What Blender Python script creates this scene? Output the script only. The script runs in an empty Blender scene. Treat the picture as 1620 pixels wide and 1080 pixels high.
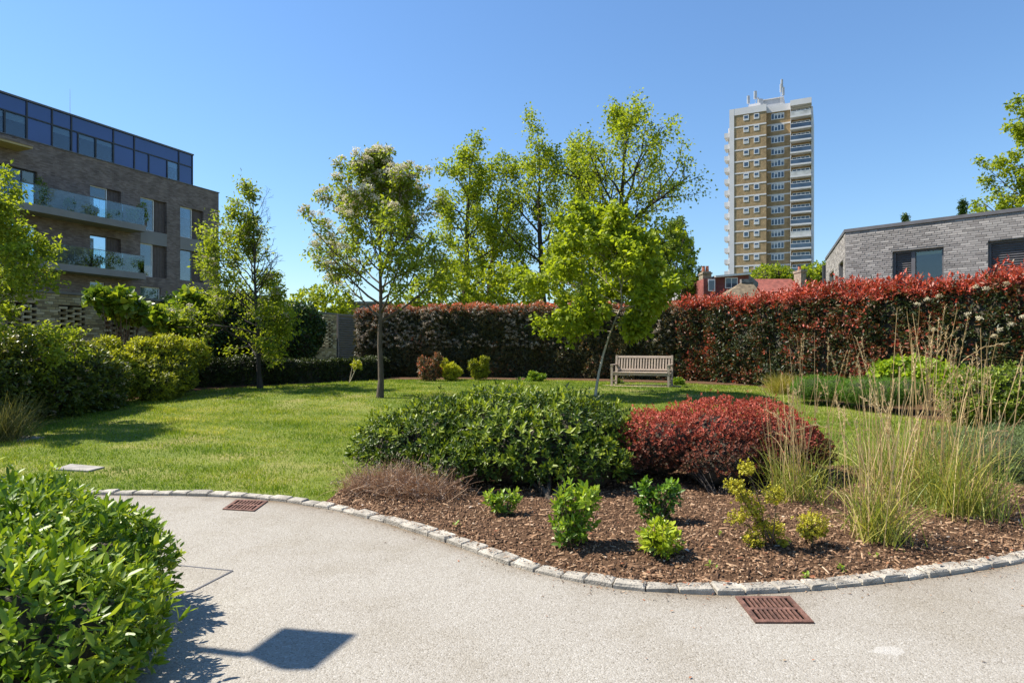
import bpy, math, random
import numpy as np
from mathutils import Vector, Matrix

# ------------------------------------------------------------------ camera, sky, sun, exposure
scene = bpy.context.scene
EYE = 1.6
FPX, CX, HY = 1000.0, 810.0, 552.0          # photograph's focal length, centre and horizon in its 1620x1080 pixels
cam_data = bpy.data.cameras.new('camera')
cam_data.sensor_width = 36.0
cam_data.lens = 36.0 * FPX / 1620.0
cam_data.shift_y = (HY - 540.0) / 1620.0
cam_data.clip_start = 0.05
cam_data.clip_end = 6000.0
cam = bpy.data.objects.new('camera', cam_data)
cam.location = (0, 0, EYE)
cam.rotation_euler = (math.radians(90), 0, 0)
scene.collection.objects.link(cam)
scene.camera = cam

SUN_EL = math.radians(53.0)
SUN_AZ = math.atan2(-0.975, 0.222)          # measured clockwise from +Y
SUN = Vector((math.sin(SUN_AZ) * math.cos(SUN_EL), math.cos(SUN_AZ) * math.cos(SUN_EL), math.sin(SUN_EL)))

world = bpy.data.worlds.new('World')
scene.world = world
world.use_nodes = True
wn = world.node_tree
bg = wn.nodes['Background']
sky = wn.nodes.new('ShaderNodeTexSky')
sky.sky_type = 'NISHITA'
sky.sun_disc = False
sky.sun_elevation = SUN_EL
sky.sun_rotation = SUN_AZ % (2 * math.pi)
sky.altitude = 0.0
sky.air_density = 1.4
sky.dust_density = 0.0
sky.ozone_density = 10.0
wn.links.new(sky.outputs['Color'], bg.inputs['Color'])
bg.inputs['Strength'].default_value = 0.086

sun_data = bpy.data.lights.new('sun', 'SUN')
sun_data.energy = 4.5
sun_data.angle = math.radians(0.53)
sun_data.color = (1.0, 0.93, 0.82)
sun = bpy.data.objects.new('sun', sun_data)
sun.rotation_euler = SUN.to_track_quat('Z', 'Y').to_euler()
scene.collection.objects.link(sun)

scene.view_settings.view_transform = 'Standard'
scene.view_settings.look = 'None'
scene.view_settings.exposure = 1.05
scene.view_settings.gamma = 1.0
scene.view_settings.use_curve_mapping = False
scene.render.engine = 'CYCLES'
scene.cycles.max_bounces = 6
scene.cycles.diffuse_bounces = 4
scene.cycles.glossy_bounces = 2
scene.cycles.transmission_bounces = 4
scene.cycles.transparent_max_bounces = 8
scene.cycles.caustics_reflective = False
scene.cycles.caustics_refractive = False
scene.cycles.use_denoising = True

# ------------------------------------------------------------------ helpers
rng = np.random.default_rng(7)
col = scene.collection


def norm(v):
    v = np.asarray(v, float)
    n = np.linalg.norm(v, axis=-1, keepdims=True)
    return v / np.maximum(n, 1e-9)


def sstep(a, b, x):
    t = np.clip((np.asarray(x, float) - a) / (b - a), 0, 1)
    return t * t * (3 - 2 * t)


def px(x, y, d):
    """point seen at photo pixel (x, y) at distance d along the view axis"""
    return np.array([(x - CX) / FPX * d, d, EYE - (y - HY) / FPX * d])


def wav(p, f, seed):
    """cheap smooth noise, about -1..1"""
    p = np.asarray(p, float)
    r = np.random.default_rng(seed)
    out = 0
    for i in range(5):
        k = r.normal(size=p.shape[-1]) * f * (0.6 + 0.35 * i)
        out = out + np.sin(p @ k + r.uniform(0, 6.28)) / (1 + 0.35 * i)
    return out / 2.6


KERB = np.array([(-14, 6.7), (-9, 6.85), (-6, 6.95), (-4.19, 6.93), (-3.16, 6.87), (-2.47, 6.67), (-1.83, 6.32),
                 (-1.16, 5.82), (-.58, 5.28), (-.09, 4.72), (.26, 4.42), (.63, 4.23), (.99, 4.13), (1.44, 4.10),
                 (1.96, 4.18), (2.55, 4.32), (3.07, 4.46), (3.8, 4.72), (5, 5.25), (8, 6.8), (12, 9.0), (16, 11)])
_kx = np.linspace(-14, 16, 1201)
_ky = np.interp(_kx, KERB[:, 0], KERB[:, 1])
_ker = np.exp(-0.5 * (np.arange(-24, 25) / 9.0) ** 2)
_ky = np.convolve(np.pad(_ky, 24, mode='edge'), _ker / _ker.sum(), mode='valid')


def kerb_y(x):
    return np.interp(x, _kx, _ky)


BACK = np.array([(-1.95, 6.45), (-1.9, 7.0), (-1.55, 8.3), (-.6, 9.2), (.8, 9.5), (2, 9.4), (3.2, 8.9), (4.2, 8.5), (5.2, 8.5), (7, 9.2), (12, 10.5)])


def bed_back(x):
    return np.interp(x, BACK[:, 0], BACK[:, 1])


def ground_h(x, y):
    x = np.asarray(x, float)
    y = np.asarray(y, float)
    h = 0.45 * sstep(7.0, 20.0, y)
    k = kerb_y(x)
    p = np.stack(np.broadcast_arrays(x, y), -1)
    h = h + 0.012 * wav(p, 0.9, 3) * sstep(0.2, 1.5, y - k)
    return h + 0.02 * sstep(0, 0.25, y - k)


def gpt(x, y, lift=0.0):
    """ground point seen at a photo pixel"""
    d = 10.0
    for _ in range(40):
        X = (x - CX) / FPX * d
        d = 0.5 * d + 0.5 * (EYE - float(ground_h(X, d))) * FPX / (y - HY)
    X = (x - CX) / FPX * d
    return np.array([X, d, float(ground_h(X, d)) + lift])


def gz(x, y):
    return float(ground_h(x, y))


def raw_mesh(name, V, tris, v=None, smooth=False):
    V = np.asarray(V, np.float32)
    k = tris.shape[1]
    me = bpy.data.meshes.new(name)
    me.vertices.add(len(V))
    me.vertices.foreach_set('co', V.ravel())
    n = len(tris)
    me.loops.add(n * k)
    me.loops.foreach_set('vertex_index', np.ascontiguousarray(tris, np.int32).ravel())
    me.polygons.add(n)
    me.polygons.foreach_set('loop_start', np.arange(0, n * k, k, dtype=np.int32))
    if smooth:
        me.polygons.foreach_set('use_smooth', np.ones(n, dtype=bool))
    if v is not None:
        a = me.attributes.new('v', 'FLOAT', 'POINT')
        a.data.foreach_set('value', np.asarray(v, np.float32))
    me.update(calc_edges=True)
    return me


def put(name, me, mat, parent=None, label=None, cat=None, kind=None, group=None):
    o = bpy.data.objects.new(name, me)
    col.objects.link(o)
    if mat is not None and me is not None and len(me.materials) == 0:
        me.materials.append(mat)
    if parent is not None:
        o.parent = parent
    tag(o, label, cat, kind, group)
    return o


def tag(o, label=None, cat=None, kind=None, group=None):
    if label:
        o['label'] = label
    if cat:
        o['category'] = cat
    if kind:
        o['kind'] = kind
    if group:
        o['group'] = group
    return o


class Root:
    """an Empty at a thing's base; parts are given in world coordinates"""

    def __init__(self, name, loc, rz=0.0, label=None, cat=None, kind=None, group=None):
        self.o = bpy.data.objects.new(name, None)
        self.o.empty_display_size = 0.2
        col.objects.link(self.o)
        self.o.location = tuple(float(c) for c in loc)
        self.o.rotation_euler = (0, 0, rz)
        self.loc = np.array(loc, float)
        self.c, self.s = math.cos(rz), math.sin(rz)
        tag(self.o, label, cat, kind, group)

    def local(self, V):
        V = np.asarray(V, float) - self.loc
        x = V[:, 0] * self.c + V[:, 1] * self.s
        y = -V[:, 0] * self.s + V[:, 1] * self.c
        return np.stack([x, y, V[:, 2]], -1)

    def tris(self, name, V, T, mat, v=None, smooth=False, kind=None, parent=None, label=None):
        me = raw_mesh(name, self.local(V), T, v, smooth)
        return put(name, me, mat, parent or self.o, label=label, kind=kind)


class MB:
    """collects polygons in world coordinates"""

    def __init__(self):
        self.V = []
        self.F = []

    def hexa(self, p):
        b = len(self.V)
        self.V += [tuple(q) for q in p]
        for f in ((0, 3, 2, 1), (4, 5, 6, 7), (0, 1, 5, 4), (1, 2, 6, 5), (2, 3, 7, 6), (3, 0, 4, 7)):
            self.F.append(tuple(b + i for i in f))
        return self

    def box(self, x0, x1, y0, y1, z0, z1):
        return self.hexa([(x0, y0, z0), (x1, y0, z0), (x1, y1, z0), (x0, y1, z0), (x0, y0, z1), (x1, y0, z1), (x1, y1, z1), (x0, y1, z1)])

    def poly(self, pts):
        b = len(self.V)
        self.V += [tuple(p) for p in pts]
        self.F.append(tuple(range(b, b + len(pts))))
        return self

    def prism(self, ring, z0, z1):
        n = len(ring)
        b = len(self.V)
        self.V += [(p[0], p[1], z0) for p in ring] + [(p[0], p[1], z1) for p in ring]
        self.F.append(tuple(b + i for i in reversed(range(n))))
        self.F.append(tuple(b + n + i for i in range(n)))
        for i in range(n):
            j = (i + 1) % n
            self.F.append((b + i, b + j, b + n + j, b + n + i))
        return self

    def tube(self, pts, radii, sides=6, cap=True):
        V, Q = tube_arrays(pts, radii, sides)
        b = len(self.V)
        self.V += [tuple(p) for p in V]
        self.F += [tuple(b + i for i in q) for q in Q]
        if cap:
            self.F.append(tuple(b + i for i in reversed(range(sides))))
            e = b + len(V) - sides
            self.F.append(tuple(e + i for i in range(sides)))
        return self

    def build(self, name, mat, root=None, smooth=False, kind=None, parent=None, label=None, cat=None):
        V = np.array(self.V, float)
        if root is not None:
            V = root.local(V)
        me = bpy.data.meshes.new(name)
        me.from_pydata([tuple(p) for p in V], [], self.F)
        if smooth:
            me.polygons.foreach_set('use_smooth', [True] * len(self.F))
        me.update()
        p = parent or (root.o if root is not None else None)
        return put(name, me, mat, p, label=label, kind=kind, cat=cat)


def tube_arrays(pts, radii, sides=6):
    pts = np.asarray(pts, float)
    n = len(pts)
    T = norm(np.gradient(pts, axis=0))
    ref = np.array([0.0, 0, 1]) if abs(T[0][2]) < 0.8 else np.array([1.0, 0, 0])
    A = norm(np.cross(T, ref))
    B = np.cross(T, A)
    ang = np.arange(sides) * 2 * math.pi / sides
    R = np.asarray(radii, float)[:, None, None]
    V = pts[:, None, :] + R * (A[:, None, :] * np.cos(ang)[None, :, None] + B[:, None, :] * np.sin(ang)[None, :, None])
    V = V.reshape(-1, 3)
    Q = []
    for i in range(n - 1):
        for j in range(sides):
            k = (j + 1) % sides
            Q.append((i * sides + j, i * sides + k, (i + 1) * sides + k, (i + 1) * sides + j))
    return V, np.array(Q)


# ------------------------------------------------------------------ materials
def new_mat(name):
    m = bpy.data.materials.new(name)
    m.use_nodes = True
    nt = m.node_tree
    return m, nt, nt.nodes['Principled BSDF']


def N(nt, t, **kw):
    n = nt.nodes.new(t)
    for k, v in kw.items():
        setattr(n, k, v)
    return n


def ramp(nt, stops, interp='LINEAR'):
    r = N(nt, 'ShaderNodeValToRGB')
    r.color_ramp.interpolation = interp
    e = r.color_ramp.elements
    while len(e) > 1:
        e.remove(e[-1])
    for i, (p, c) in enumerate(stops):
        el = e[0] if i == 0 else e.new(p)
        el.position = p
        el.color = (c[0], c[1], c[2], 1)
    return r


def leaf_mat(name, stops, rough=0.45, trans=0.3, spec=0.5, tcol=None, gain=(1.42, 1.40, 0.88)):
    stops = [(p, tuple(min(.9, c[i] * gain[i]) for i in range(3))) for p, c in stops]
    m, nt, bs = new_mat(name)
    at = N(nt, 'ShaderNodeAttribute', attribute_name='v')
    r = ramp(nt, stops)
    nt.links.new(at.outputs['Fac'], r.inputs['Fac'])
    nt.links.new(r.outputs['Color'], bs.inputs['Base Color'])
    bs.inputs['Roughness'].default_value = rough
    bs.inputs['Specular IOR Level'].default_value = spec
    if trans > 0:
        tr = N(nt, 'ShaderNodeBsdfTranslucent')
        mixc = N(nt, 'ShaderNodeMixRGB', blend_type='MULTIPLY')
        mixc.inputs['Fac'].default_value = 1
        mixc.inputs['Color2'].default_value = (tcol or (1.5, 1.45, 0.6)) + (1,)
        nt.links.new(r.outputs['Color'], mixc.inputs['Color1'])
        nt.links.new(mixc.outputs['Color'], tr.inputs['Color'])
        mx = N(nt, 'ShaderNodeMixShader')
        mx.inputs['Fac'].default_value = trans
        nt.links.new(bs.outputs['BSDF'], mx.inputs[1])
        nt.links.new(tr.outputs['BSDF'], mx.inputs[2])
        nt.links.new(mx.outputs['Shader'], nt.nodes['Material Output'].inputs['Surface'])
    return m


def plain(name, c, rough=0.6, metal=0.0, var=0.12, scale=6.0, bump=0.0, bscale=60.0, spec=0.5, stretch=None, objrand=0.0):
    m, nt, bs = new_mat(name)
    tc = N(nt, 'ShaderNodeTexCoord')
    mp = N(nt, 'ShaderNodeMapping')
    if stretch:
        mp.inputs['Scale'].default_value = stretch
    nt.links.new(tc.outputs['Object'], mp.inputs['Vector'])
    no = N(nt, 'ShaderNodeTexNoise')
    no.inputs['Scale'].default_value = scale
    no.inputs['Detail'].default_value = 5
    nt.links.new(mp.outputs['Vector'], no.inputs['Vector'])
    lo = [max(0, q * (1 - var * 2)) for q in c]
    hi = [min(1, q * (1 + var * 2)) for q in c]
    r = ramp(nt, [(0.25, lo), (0.75, hi)])
    nt.links.new(no.outputs['Fac'], r.inputs['Fac'])
    out = r.outputs['Color']
    if objrand:
        oi = N(nt, 'ShaderNodeObjectInfo')
        mr = N(nt, 'ShaderNodeMapRange')
        mr.inputs['To Min'].default_value = 1 - objrand
        mr.inputs['To Max'].default_value = 1 + objrand
        nt.links.new(oi.outputs['Random'], mr.inputs['Value'])
        vm = N(nt, 'ShaderNodeVectorMath', operation='SCALE')
        nt.links.new(out, vm.inputs[0])
        nt.links.new(mr.outputs['Result'], vm.inputs['Scale'])
        out = vm.outputs['Vector']
    nt.links.new(out, bs.inputs['Base Color'])
    bs.inputs['Roughness'].default_value = rough
    bs.inputs['Metallic'].default_value = metal
    bs.inputs['Specular IOR Level'].default_value = spec
    if bump:
        n2 = N(nt, 'ShaderNodeTexNoise')
        n2.inputs['Scale'].default_value = bscale
        n2.inputs['Detail'].default_value = 4
        nt.links.new(mp.outputs['Vector'], n2.inputs['Vector'])
        b = N(nt, 'ShaderNodeBump')
        b.inputs['Strength'].default_value = bump
        b.inputs['Distance'].default_value = 0.02
        nt.links.new(n2.outputs['Fac'], b.inputs['Height'])
        nt.links.new(b.outputs['Normal'], bs.inputs['Normal'])
    return m


def attr_mat(name, stops, rough=0.7, spec=0.3, bump=0.0):
    m, nt, bs = new_mat(name)
    at = N(nt, 'ShaderNodeAttribute', attribute_name='v')
    r = ramp(nt, stops)
    nt.links.new(at.outputs['Fac'], r.inputs['Fac'])
    nt.links.new(r.outputs['Color'], bs.inputs['Base Color'])
    bs.inputs['Roughness'].default_value = rough
    bs.inputs['Specular IOR Level'].default_value = spec
    return m


def brick_mat(name, stops, rough=0.85):
    """single bricks: colour picked per brick object"""
    m, nt, bs = new_mat(name)
    oi = N(nt, 'ShaderNodeObjectInfo')
    r = ramp(nt, stops)
    tc = N(nt, 'ShaderNodeTexCoord')
    no = N(nt, 'ShaderNodeTexNoise')
    no.inputs['Scale'].default_value = 14
    no.inputs['Detail'].default_value = 5
    nt.links.new(tc.outputs['Object'], no.inputs['Vector'])
    ad = N(nt, 'ShaderNodeMath', operation='MULTIPLY_ADD')
    nt.links.new(no.outputs['Fac'], ad.inputs[0])
    ad.inputs[1].default_value = 0.5
    nt.links.new(oi.outputs['Random'], ad.inputs[2])
    sb = N(nt, 'ShaderNodeMath', operation='SUBTRACT')
    nt.links.new(ad.outputs[0], sb.inputs[0])
    sb.inputs[1].default_value = 0.25
    nt.links.new(sb.outputs[0], r.inputs['Fac'])
    nt.links.new(r.outputs['Color'], bs.inputs['Base Color'])
    bs.inputs['Roughness'].default_value = rough
    bs.inputs['Specular IOR Level'].default_value = 0.25
    b = N(nt, 'ShaderNodeBump')
    b.inputs['Strength'].default_value = 0.5
    b.inputs['Distance'].default_value = 0.01
    nt.links.new(no.outputs['Fac'], b.inputs['Height'])
    nt.links.new(b.outputs['Normal'], bs.inputs['Normal'])
    return m


def brick_wall_mat(name, c1, c2, mortar, bw=0.235, bh=0.075, rough=0.85):
    """far brickwork: local X along the wall, Z up"""
    m, nt, bs = new_mat(name)
    tc = N(nt, 'ShaderNodeTexCoord')
    sp = N(nt, 'ShaderNodeSeparateXYZ')
    cb = N(nt, 'ShaderNodeCombineXYZ')
    nt.links.new(tc.outputs['Object'], sp.inputs[0])
    ax = N(nt, 'ShaderNodeMath', operation='ADD')
    nt.links.new(sp.outputs['X'], ax.inputs[0])
    nt.links.new(sp.outputs['Y'], ax.inputs[1])
    nt.links.new(ax.outputs[0], cb.inputs['X'])
    nt.links.new(sp.outputs['Z'], cb.inputs['Y'])
    br = N(nt, 'ShaderNodeTexBrick')
    br.inputs['Scale'].default_value = 1
    br.inputs['Brick Width'].default_value = bw
    br.inputs['Row Height'].default_value = bh
    br.inputs['Mortar Size'].default_value = 0.006
    br.inputs['Bias'].default_value = 0.0
    br.inputs['Color1'].default_value = (*c1, 1)
    br.inputs['Color2'].default_value = (*c2, 1)
    br.inputs['Mortar'].default_value = (*mortar, 1)
    nt.links.new(cb.outputs[0], br.inputs['Vector'])
    no = N(nt, 'ShaderNodeTexNoise')
    no.inputs['Scale'].default_value = 1.3
    no.inputs['Detail'].default_value = 6
    nt.links.new(tc.outputs['Object'], no.inputs['Vector'])
    r = ramp(nt, [(0.3, (0.75, 0.75, 0.75)), (0.7, (1.2, 1.2, 1.2))])
    nt.links.new(no.outputs['Fac'], r.inputs['Fac'])
    mx = N(nt, 'ShaderNodeMixRGB', blend_type='MULTIPLY')
    mx.inputs['Fac'].default_value = 1
    nt.links.new(br.outputs['Color'], mx.inputs['Color1'])
    nt.links.new(r.outputs['Color'], mx.inputs['Color2'])
    nt.links.new(mx.outputs['Color'], bs.inputs['Base Color'])
    bs.inputs['Roughness'].default_value = rough
    bs.inputs['Specular IOR Level'].default_value = 0.25
    b = N(nt, 'ShaderNodeBump')
    b.inputs['Strength'].default_value = 0.6
    b.inputs['Distance'].default_value = 0.01
    iv = N(nt, 'ShaderNodeMath', operation='SUBTRACT')
    iv.inputs[0].default_value = 1
    nt.links.new(br.outputs['Fac'], iv.inputs[1])
    nt.links.new(iv.outputs[0], b.inputs['Height'])
    nt.links.new(b.outputs['Normal'], bs.inputs['Normal'])
    return m


def glass_mat(name, tint=(0.75, 0.85, 0.9), base=0.12, rough=0.02):
    m, nt, bs = new_mat(name)
    nt.nodes.remove(bs)
    tr = N(nt, 'ShaderNodeBsdfTransparent')
    tr.inputs['Color'].default_value = (*tint, 1)
    gl = N(nt, 'ShaderNodeBsdfGlossy')
    gl.inputs['Roughness'].default_value = rough
    gl.inputs['Color'].default_value = (0.95, 0.97, 1, 1)
    fr = N(nt, 'ShaderNodeFresnel')
    fr.inputs['IOR'].default_value = 1.5
    ad = N(nt, 'ShaderNodeMath', operation='ADD', use_clamp=True)
    ad.inputs[1].default_value = base
    nt.links.new(fr.outputs[0], ad.inputs[0])
    mx = N(nt, 'ShaderNodeMixShader')
    nt.links.new(ad.outputs[0], mx.inputs['Fac'])
    nt.links.new(tr.outputs[0], mx.inputs[1])
    nt.links.new(gl.outputs[0], mx.inputs[2])
    nt.links.new(mx.outputs[0], nt.nodes['Material Output'].inputs['Surface'])
    return m


M = {}
M['bark'] = plain('bark', (0.085, 0.065, 0.045), 0.9, var=0.25, scale=8, bump=0.8, bscale=25, stretch=(3, 3, 0.6))
M['bark_dark'] = plain('bark_dark', (0.045, 0.037, 0.03), 0.9, var=0.25, scale=4, bump=0.6, bscale=12, stretch=(3, 3, 0.6))
M['bark_pale'] = plain('bark_pale', (0.46, 0.39, 0.29), 0.8, var=0.18, scale=8, bump=0.5, bscale=25, stretch=(3, 3, 0.5))
M['twigs'] = plain('twigs', (0.05, 0.042, 0.028), 0.95, var=0.3, scale=25, bump=1.0, bscale=30)  # colour of the dark filler hulls added inside shrubs and hedges
M['stem'] = plain('stem', (0.13, 0.085, 0.05), 0.85, var=0.2, scale=20)
M['glass'] = glass_mat('glass', (0.62, 0.72, 0.78), 0.03)
M['rail_glass'] = glass_mat('rail_glass', (0.80, 0.90, 0.92), 0.0)
M['room'] = plain('room', (0.06, 0.055, 0.05), 0.9, var=0.2, scale=1)
M['blind'] = plain('blind', (0.62, 0.62, 0.6), 0.8, var=0.05, scale=2)
M['white_paint'] = plain('white_paint', (0.72, 0.71, 0.69), 0.55, var=0.05, scale=2)
M['dark_frame'] = plain('dark_frame', (0.03, 0.032, 0.038), 0.45, var=0.1)
M['grey_frame'] = plain('grey_frame', (0.11, 0.105, 0.11), 0.5, var=0.1)


# ------------------------------------------------------------------ foliage
def leaf_arrays(P, D, Nn, L, W, v, shape='d', fold=0.12, droop=0.08):
    D = norm(D)
    S = norm(np.cross(D, Nn))
    U = np.cross(S, D)
    n = len(P)
    L = np.broadcast_to(np.asarray(L, float), (n,))[:, None]
    W = np.broadcast_to(np.asarray(W, float), (n,))[:, None]
    v = np.asarray(v, float)
    if shape == 'd':
        V = np.stack([P, P + D * L * 0.45 + S * W * 0.5 + U * W * fold, P + D * L - U * L * droop, P + D * L * 0.45 - S * W * 0.5 + U * W * fold], 1)
        T = np.array([(0, 1, 2), (0, 2, 3)])
        k = 4
    elif shape == 'w':      # broad leaf: six-point outline
        a = P + D * L * 0.28 + S * W * 0.5 + U * W * fold
        b = P + D * L * 0.72 + S * W * 0.36 + U * W * fold - U * L * droop * 0.5
        c = P + D * L - U * L * droop
        d = P + D * L * 0.72 - S * W * 0.36 + U * W * fold - U * L * droop * 0.5
        e = P + D * L * 0.28 - S * W * 0.5 + U * W * fold
        V = np.stack([P, a, b, c, d, e], 1)
        T = np.array([(0, 1, 2), (0, 2, 3), (0, 3, 4), (0, 4, 5)])
        k = 6
    else:                   # long glossy leaf with a midrib
        m1 = P + D * L * 0.35
        m2 = P + D * L * 0.72 - U * L * droop * 0.5
        a = m1 + S * W * 0.46 + U * W * fold
        b = m2 + S * W * 0.40 + U * W * fold
        c = P + D * L - U * L * droop
        d = m2 - S * W * 0.40 + U * W * fold
        e = m1 - S * W * 0.46 + U * W * fold
        V = np.stack([P, a, b, c, d, e, m1, m2], 1)
        T = np.array([(0, 1, 6), (0, 6, 5), (1, 2, 7), (1, 7, 6), (6, 7, 4), (6, 4, 5), (2, 3, 7), (7, 3, 4)])
        k = 8
    tri = (np.arange(n)[:, None, None] * k + T[None]).reshape(-1, 3)
    return V.reshape(-1, 3), tri, np.repeat(v, k)


def cat(parts):
    V, T, A, b = [], [], [], 0
    for p in parts:
        V.append(p[0])
        T.append(p[1] + b)
        A.append(p[2])
        b += len(p[0])
    return np.concatenate(V), np.concatenate(T), np.concatenate(A)


def rosettes(P, D, per, L, W, v, spread=(0.5, 1.35), shape='d', r=None, jit=0.0, fold=0.12, droop=0.08, vj=0.25):
    """per leaves round each sprig tip P with axis D"""
    r = r or rng
    n = len(P)
    D = norm(D)
    ref = norm(r.normal(size=(n, 3)))
    A = norm(np.cross(D, ref))
    B = np.cross(D, A)
    ph = r.uniform(0, 6.28, n)[:, None] + np.arange(per)[None] * 2.4 + r.normal(0, 0.25, (n, per))
    al = np.linspace(spread[0], spread[1], per)[None] + r.normal(0, 0.15, (n, per))
    rad = A[:, None] * np.cos(ph)[..., None] + B[:, None] * np.sin(ph)[..., None]
    d = D[:, None] * np.cos(al)[..., None] + rad * np.sin(al)[..., None]
    nn = D[:, None] * np.sin(al)[..., None] - rad * np.cos(al)[..., None]
    l = L * r.uniform(0.6, 1.2, (n, per)) * r.uniform(.8, 1.18, n)[:, None]
    p = np.repeat(P[:, None], per, 1) + r.normal(0, 1, (n, per, 3)) * jit - D[:, None] * (np.linspace(0, 0.7, per)[None, :, None] * L)
    vv = np.clip(np.repeat(np.asarray(v)[:, None], per, 1) + r.normal(0, vj * 0.5, (n, per)), 0, 1)
    return leaf_arrays(p.reshape(-1, 3), d.reshape(-1, 3), nn.reshape(-1, 3), l.ravel(), (l * W / L).ravel(), vv.ravel(), shape, fold, droop)


def blob_sprigs(blobs, n, depth=0.25, lump=0.1, lf=3.0, up=0.3, zfloor=None, seed=1, rand=0.45):
    """points just under the surface of a union of ellipsoids, with outward axes"""
    r = np.random.default_rng(seed)
    area = np.array([(b[1][0] * b[1][1] + b[1][0] * b[1][2] + b[1][1] * b[1][2]) for b in blobs])
    idx = r.choice(len(blobs), n, p=area / area.sum())
    C = np.array([b[0] for b in blobs], float)
    R = np.array([b[1] for b in blobs], float)
    u = norm(r.normal(size=(n, 3)))
    c, rr = C[idx], R[idx]
    base = c + rr * u
    k = 1 + lump * wav(base, lf, seed + 50) + lump * 0.6 * wav(base, lf * 2.7, seed + 51)
    dp = depth * r.random(n) ** 1.8
    P = c + rr * u * (k * (1 - dp))[:, None]
    keep = np.ones(n, bool)
    for j in range(len(blobs)):
        q = np.linalg.norm((P - C[j]) / R[j], axis=1)
        keep &= (idx == j) | (q > 0.84)
    if zfloor is not None:
        keep &= P[:, 2] > zfloor
    stray = (r.random(n) < .05) * r.uniform(.03, .12, n)
    P = P + norm(u / rr) * (stray * (.4 + np.mean(rr, 1)))[:, None]
    nrm = norm(u / rr)
    ax = norm(nrm + np.array([0, 0, up]) + r.normal(0, rand, (n, 3)))
    return P[keep], ax[keep], dp[keep], r


def blob_core(root, blobs, scale=0.78, name='branches', zmin=None, mat=None):  # solid dark hulls added inside the leaves to block light
    Vs, Ts, b = [], [], 0
    nu, nv = 12, 7
    for (c, R) in blobs:
        ph = np.linspace(0, 2 * math.pi, nu, endpoint=False)
        th = np.linspace(0.08, math.pi - 0.08, nv)
        g = np.array([[(math.sin(t) * math.cos(p), math.sin(t) * math.sin(p), math.cos(t)) for p in ph] for t in th]).reshape(-1, 3)
        k = scale * (1 + 0.10 * wav(g * R, 5, 9))[:, None]
        P = np.array(c) + g * np.array(R) * k
        if zmin is not None:
            P[:, 2] = np.maximum(P[:, 2], zmin)
        T = []
        for i in range(nv - 1):
            for j in range(nu):
                q = (j + 1) % nu
                T += [(i * nu + j, (i + 1) * nu + j, (i + 1) * nu + q), (i * nu + j, (i + 1) * nu + q, i * nu + q)]
        for j in range(1, nu - 1):
            T += [(0, j, j + 1), ((nv - 1) * nu, (nv - 1) * nu + j + 1, (nv - 1) * nu + j)]
        Vs.append(P)
        Ts.append(np.array(T) + b)
        b += len(P)
    return root.tris(name, np.concatenate(Vs), np.concatenate(Ts), mat or M['twigs'])


def stems(root, base, tips, r0=0.012, r1=0.004, name='stem', mat=None, bend=0.1, seed=0, sides=5):
    r = np.random.default_rng(seed)
    mb = MB()
    for t in tips:
        t = np.asarray(t, float)
        b = np.asarray(base, float) + r.normal(0, 0.03, 3) * np.array([1, 1, 0])
        s = np.linspace(0, 1, 6)[:, None]
        mid = (b + t) / 2 + r.normal(0, bend, 3) * np.linalg.norm(t - b)
        pts = (1 - s) ** 2 * b + 2 * s * (1 - s) * mid + s ** 2 * t
        mb.tube(pts, np.linspace(r0, r1, 6), sides)
    return mb.build(name, mat or M['stem'], root, smooth=True)


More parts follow.
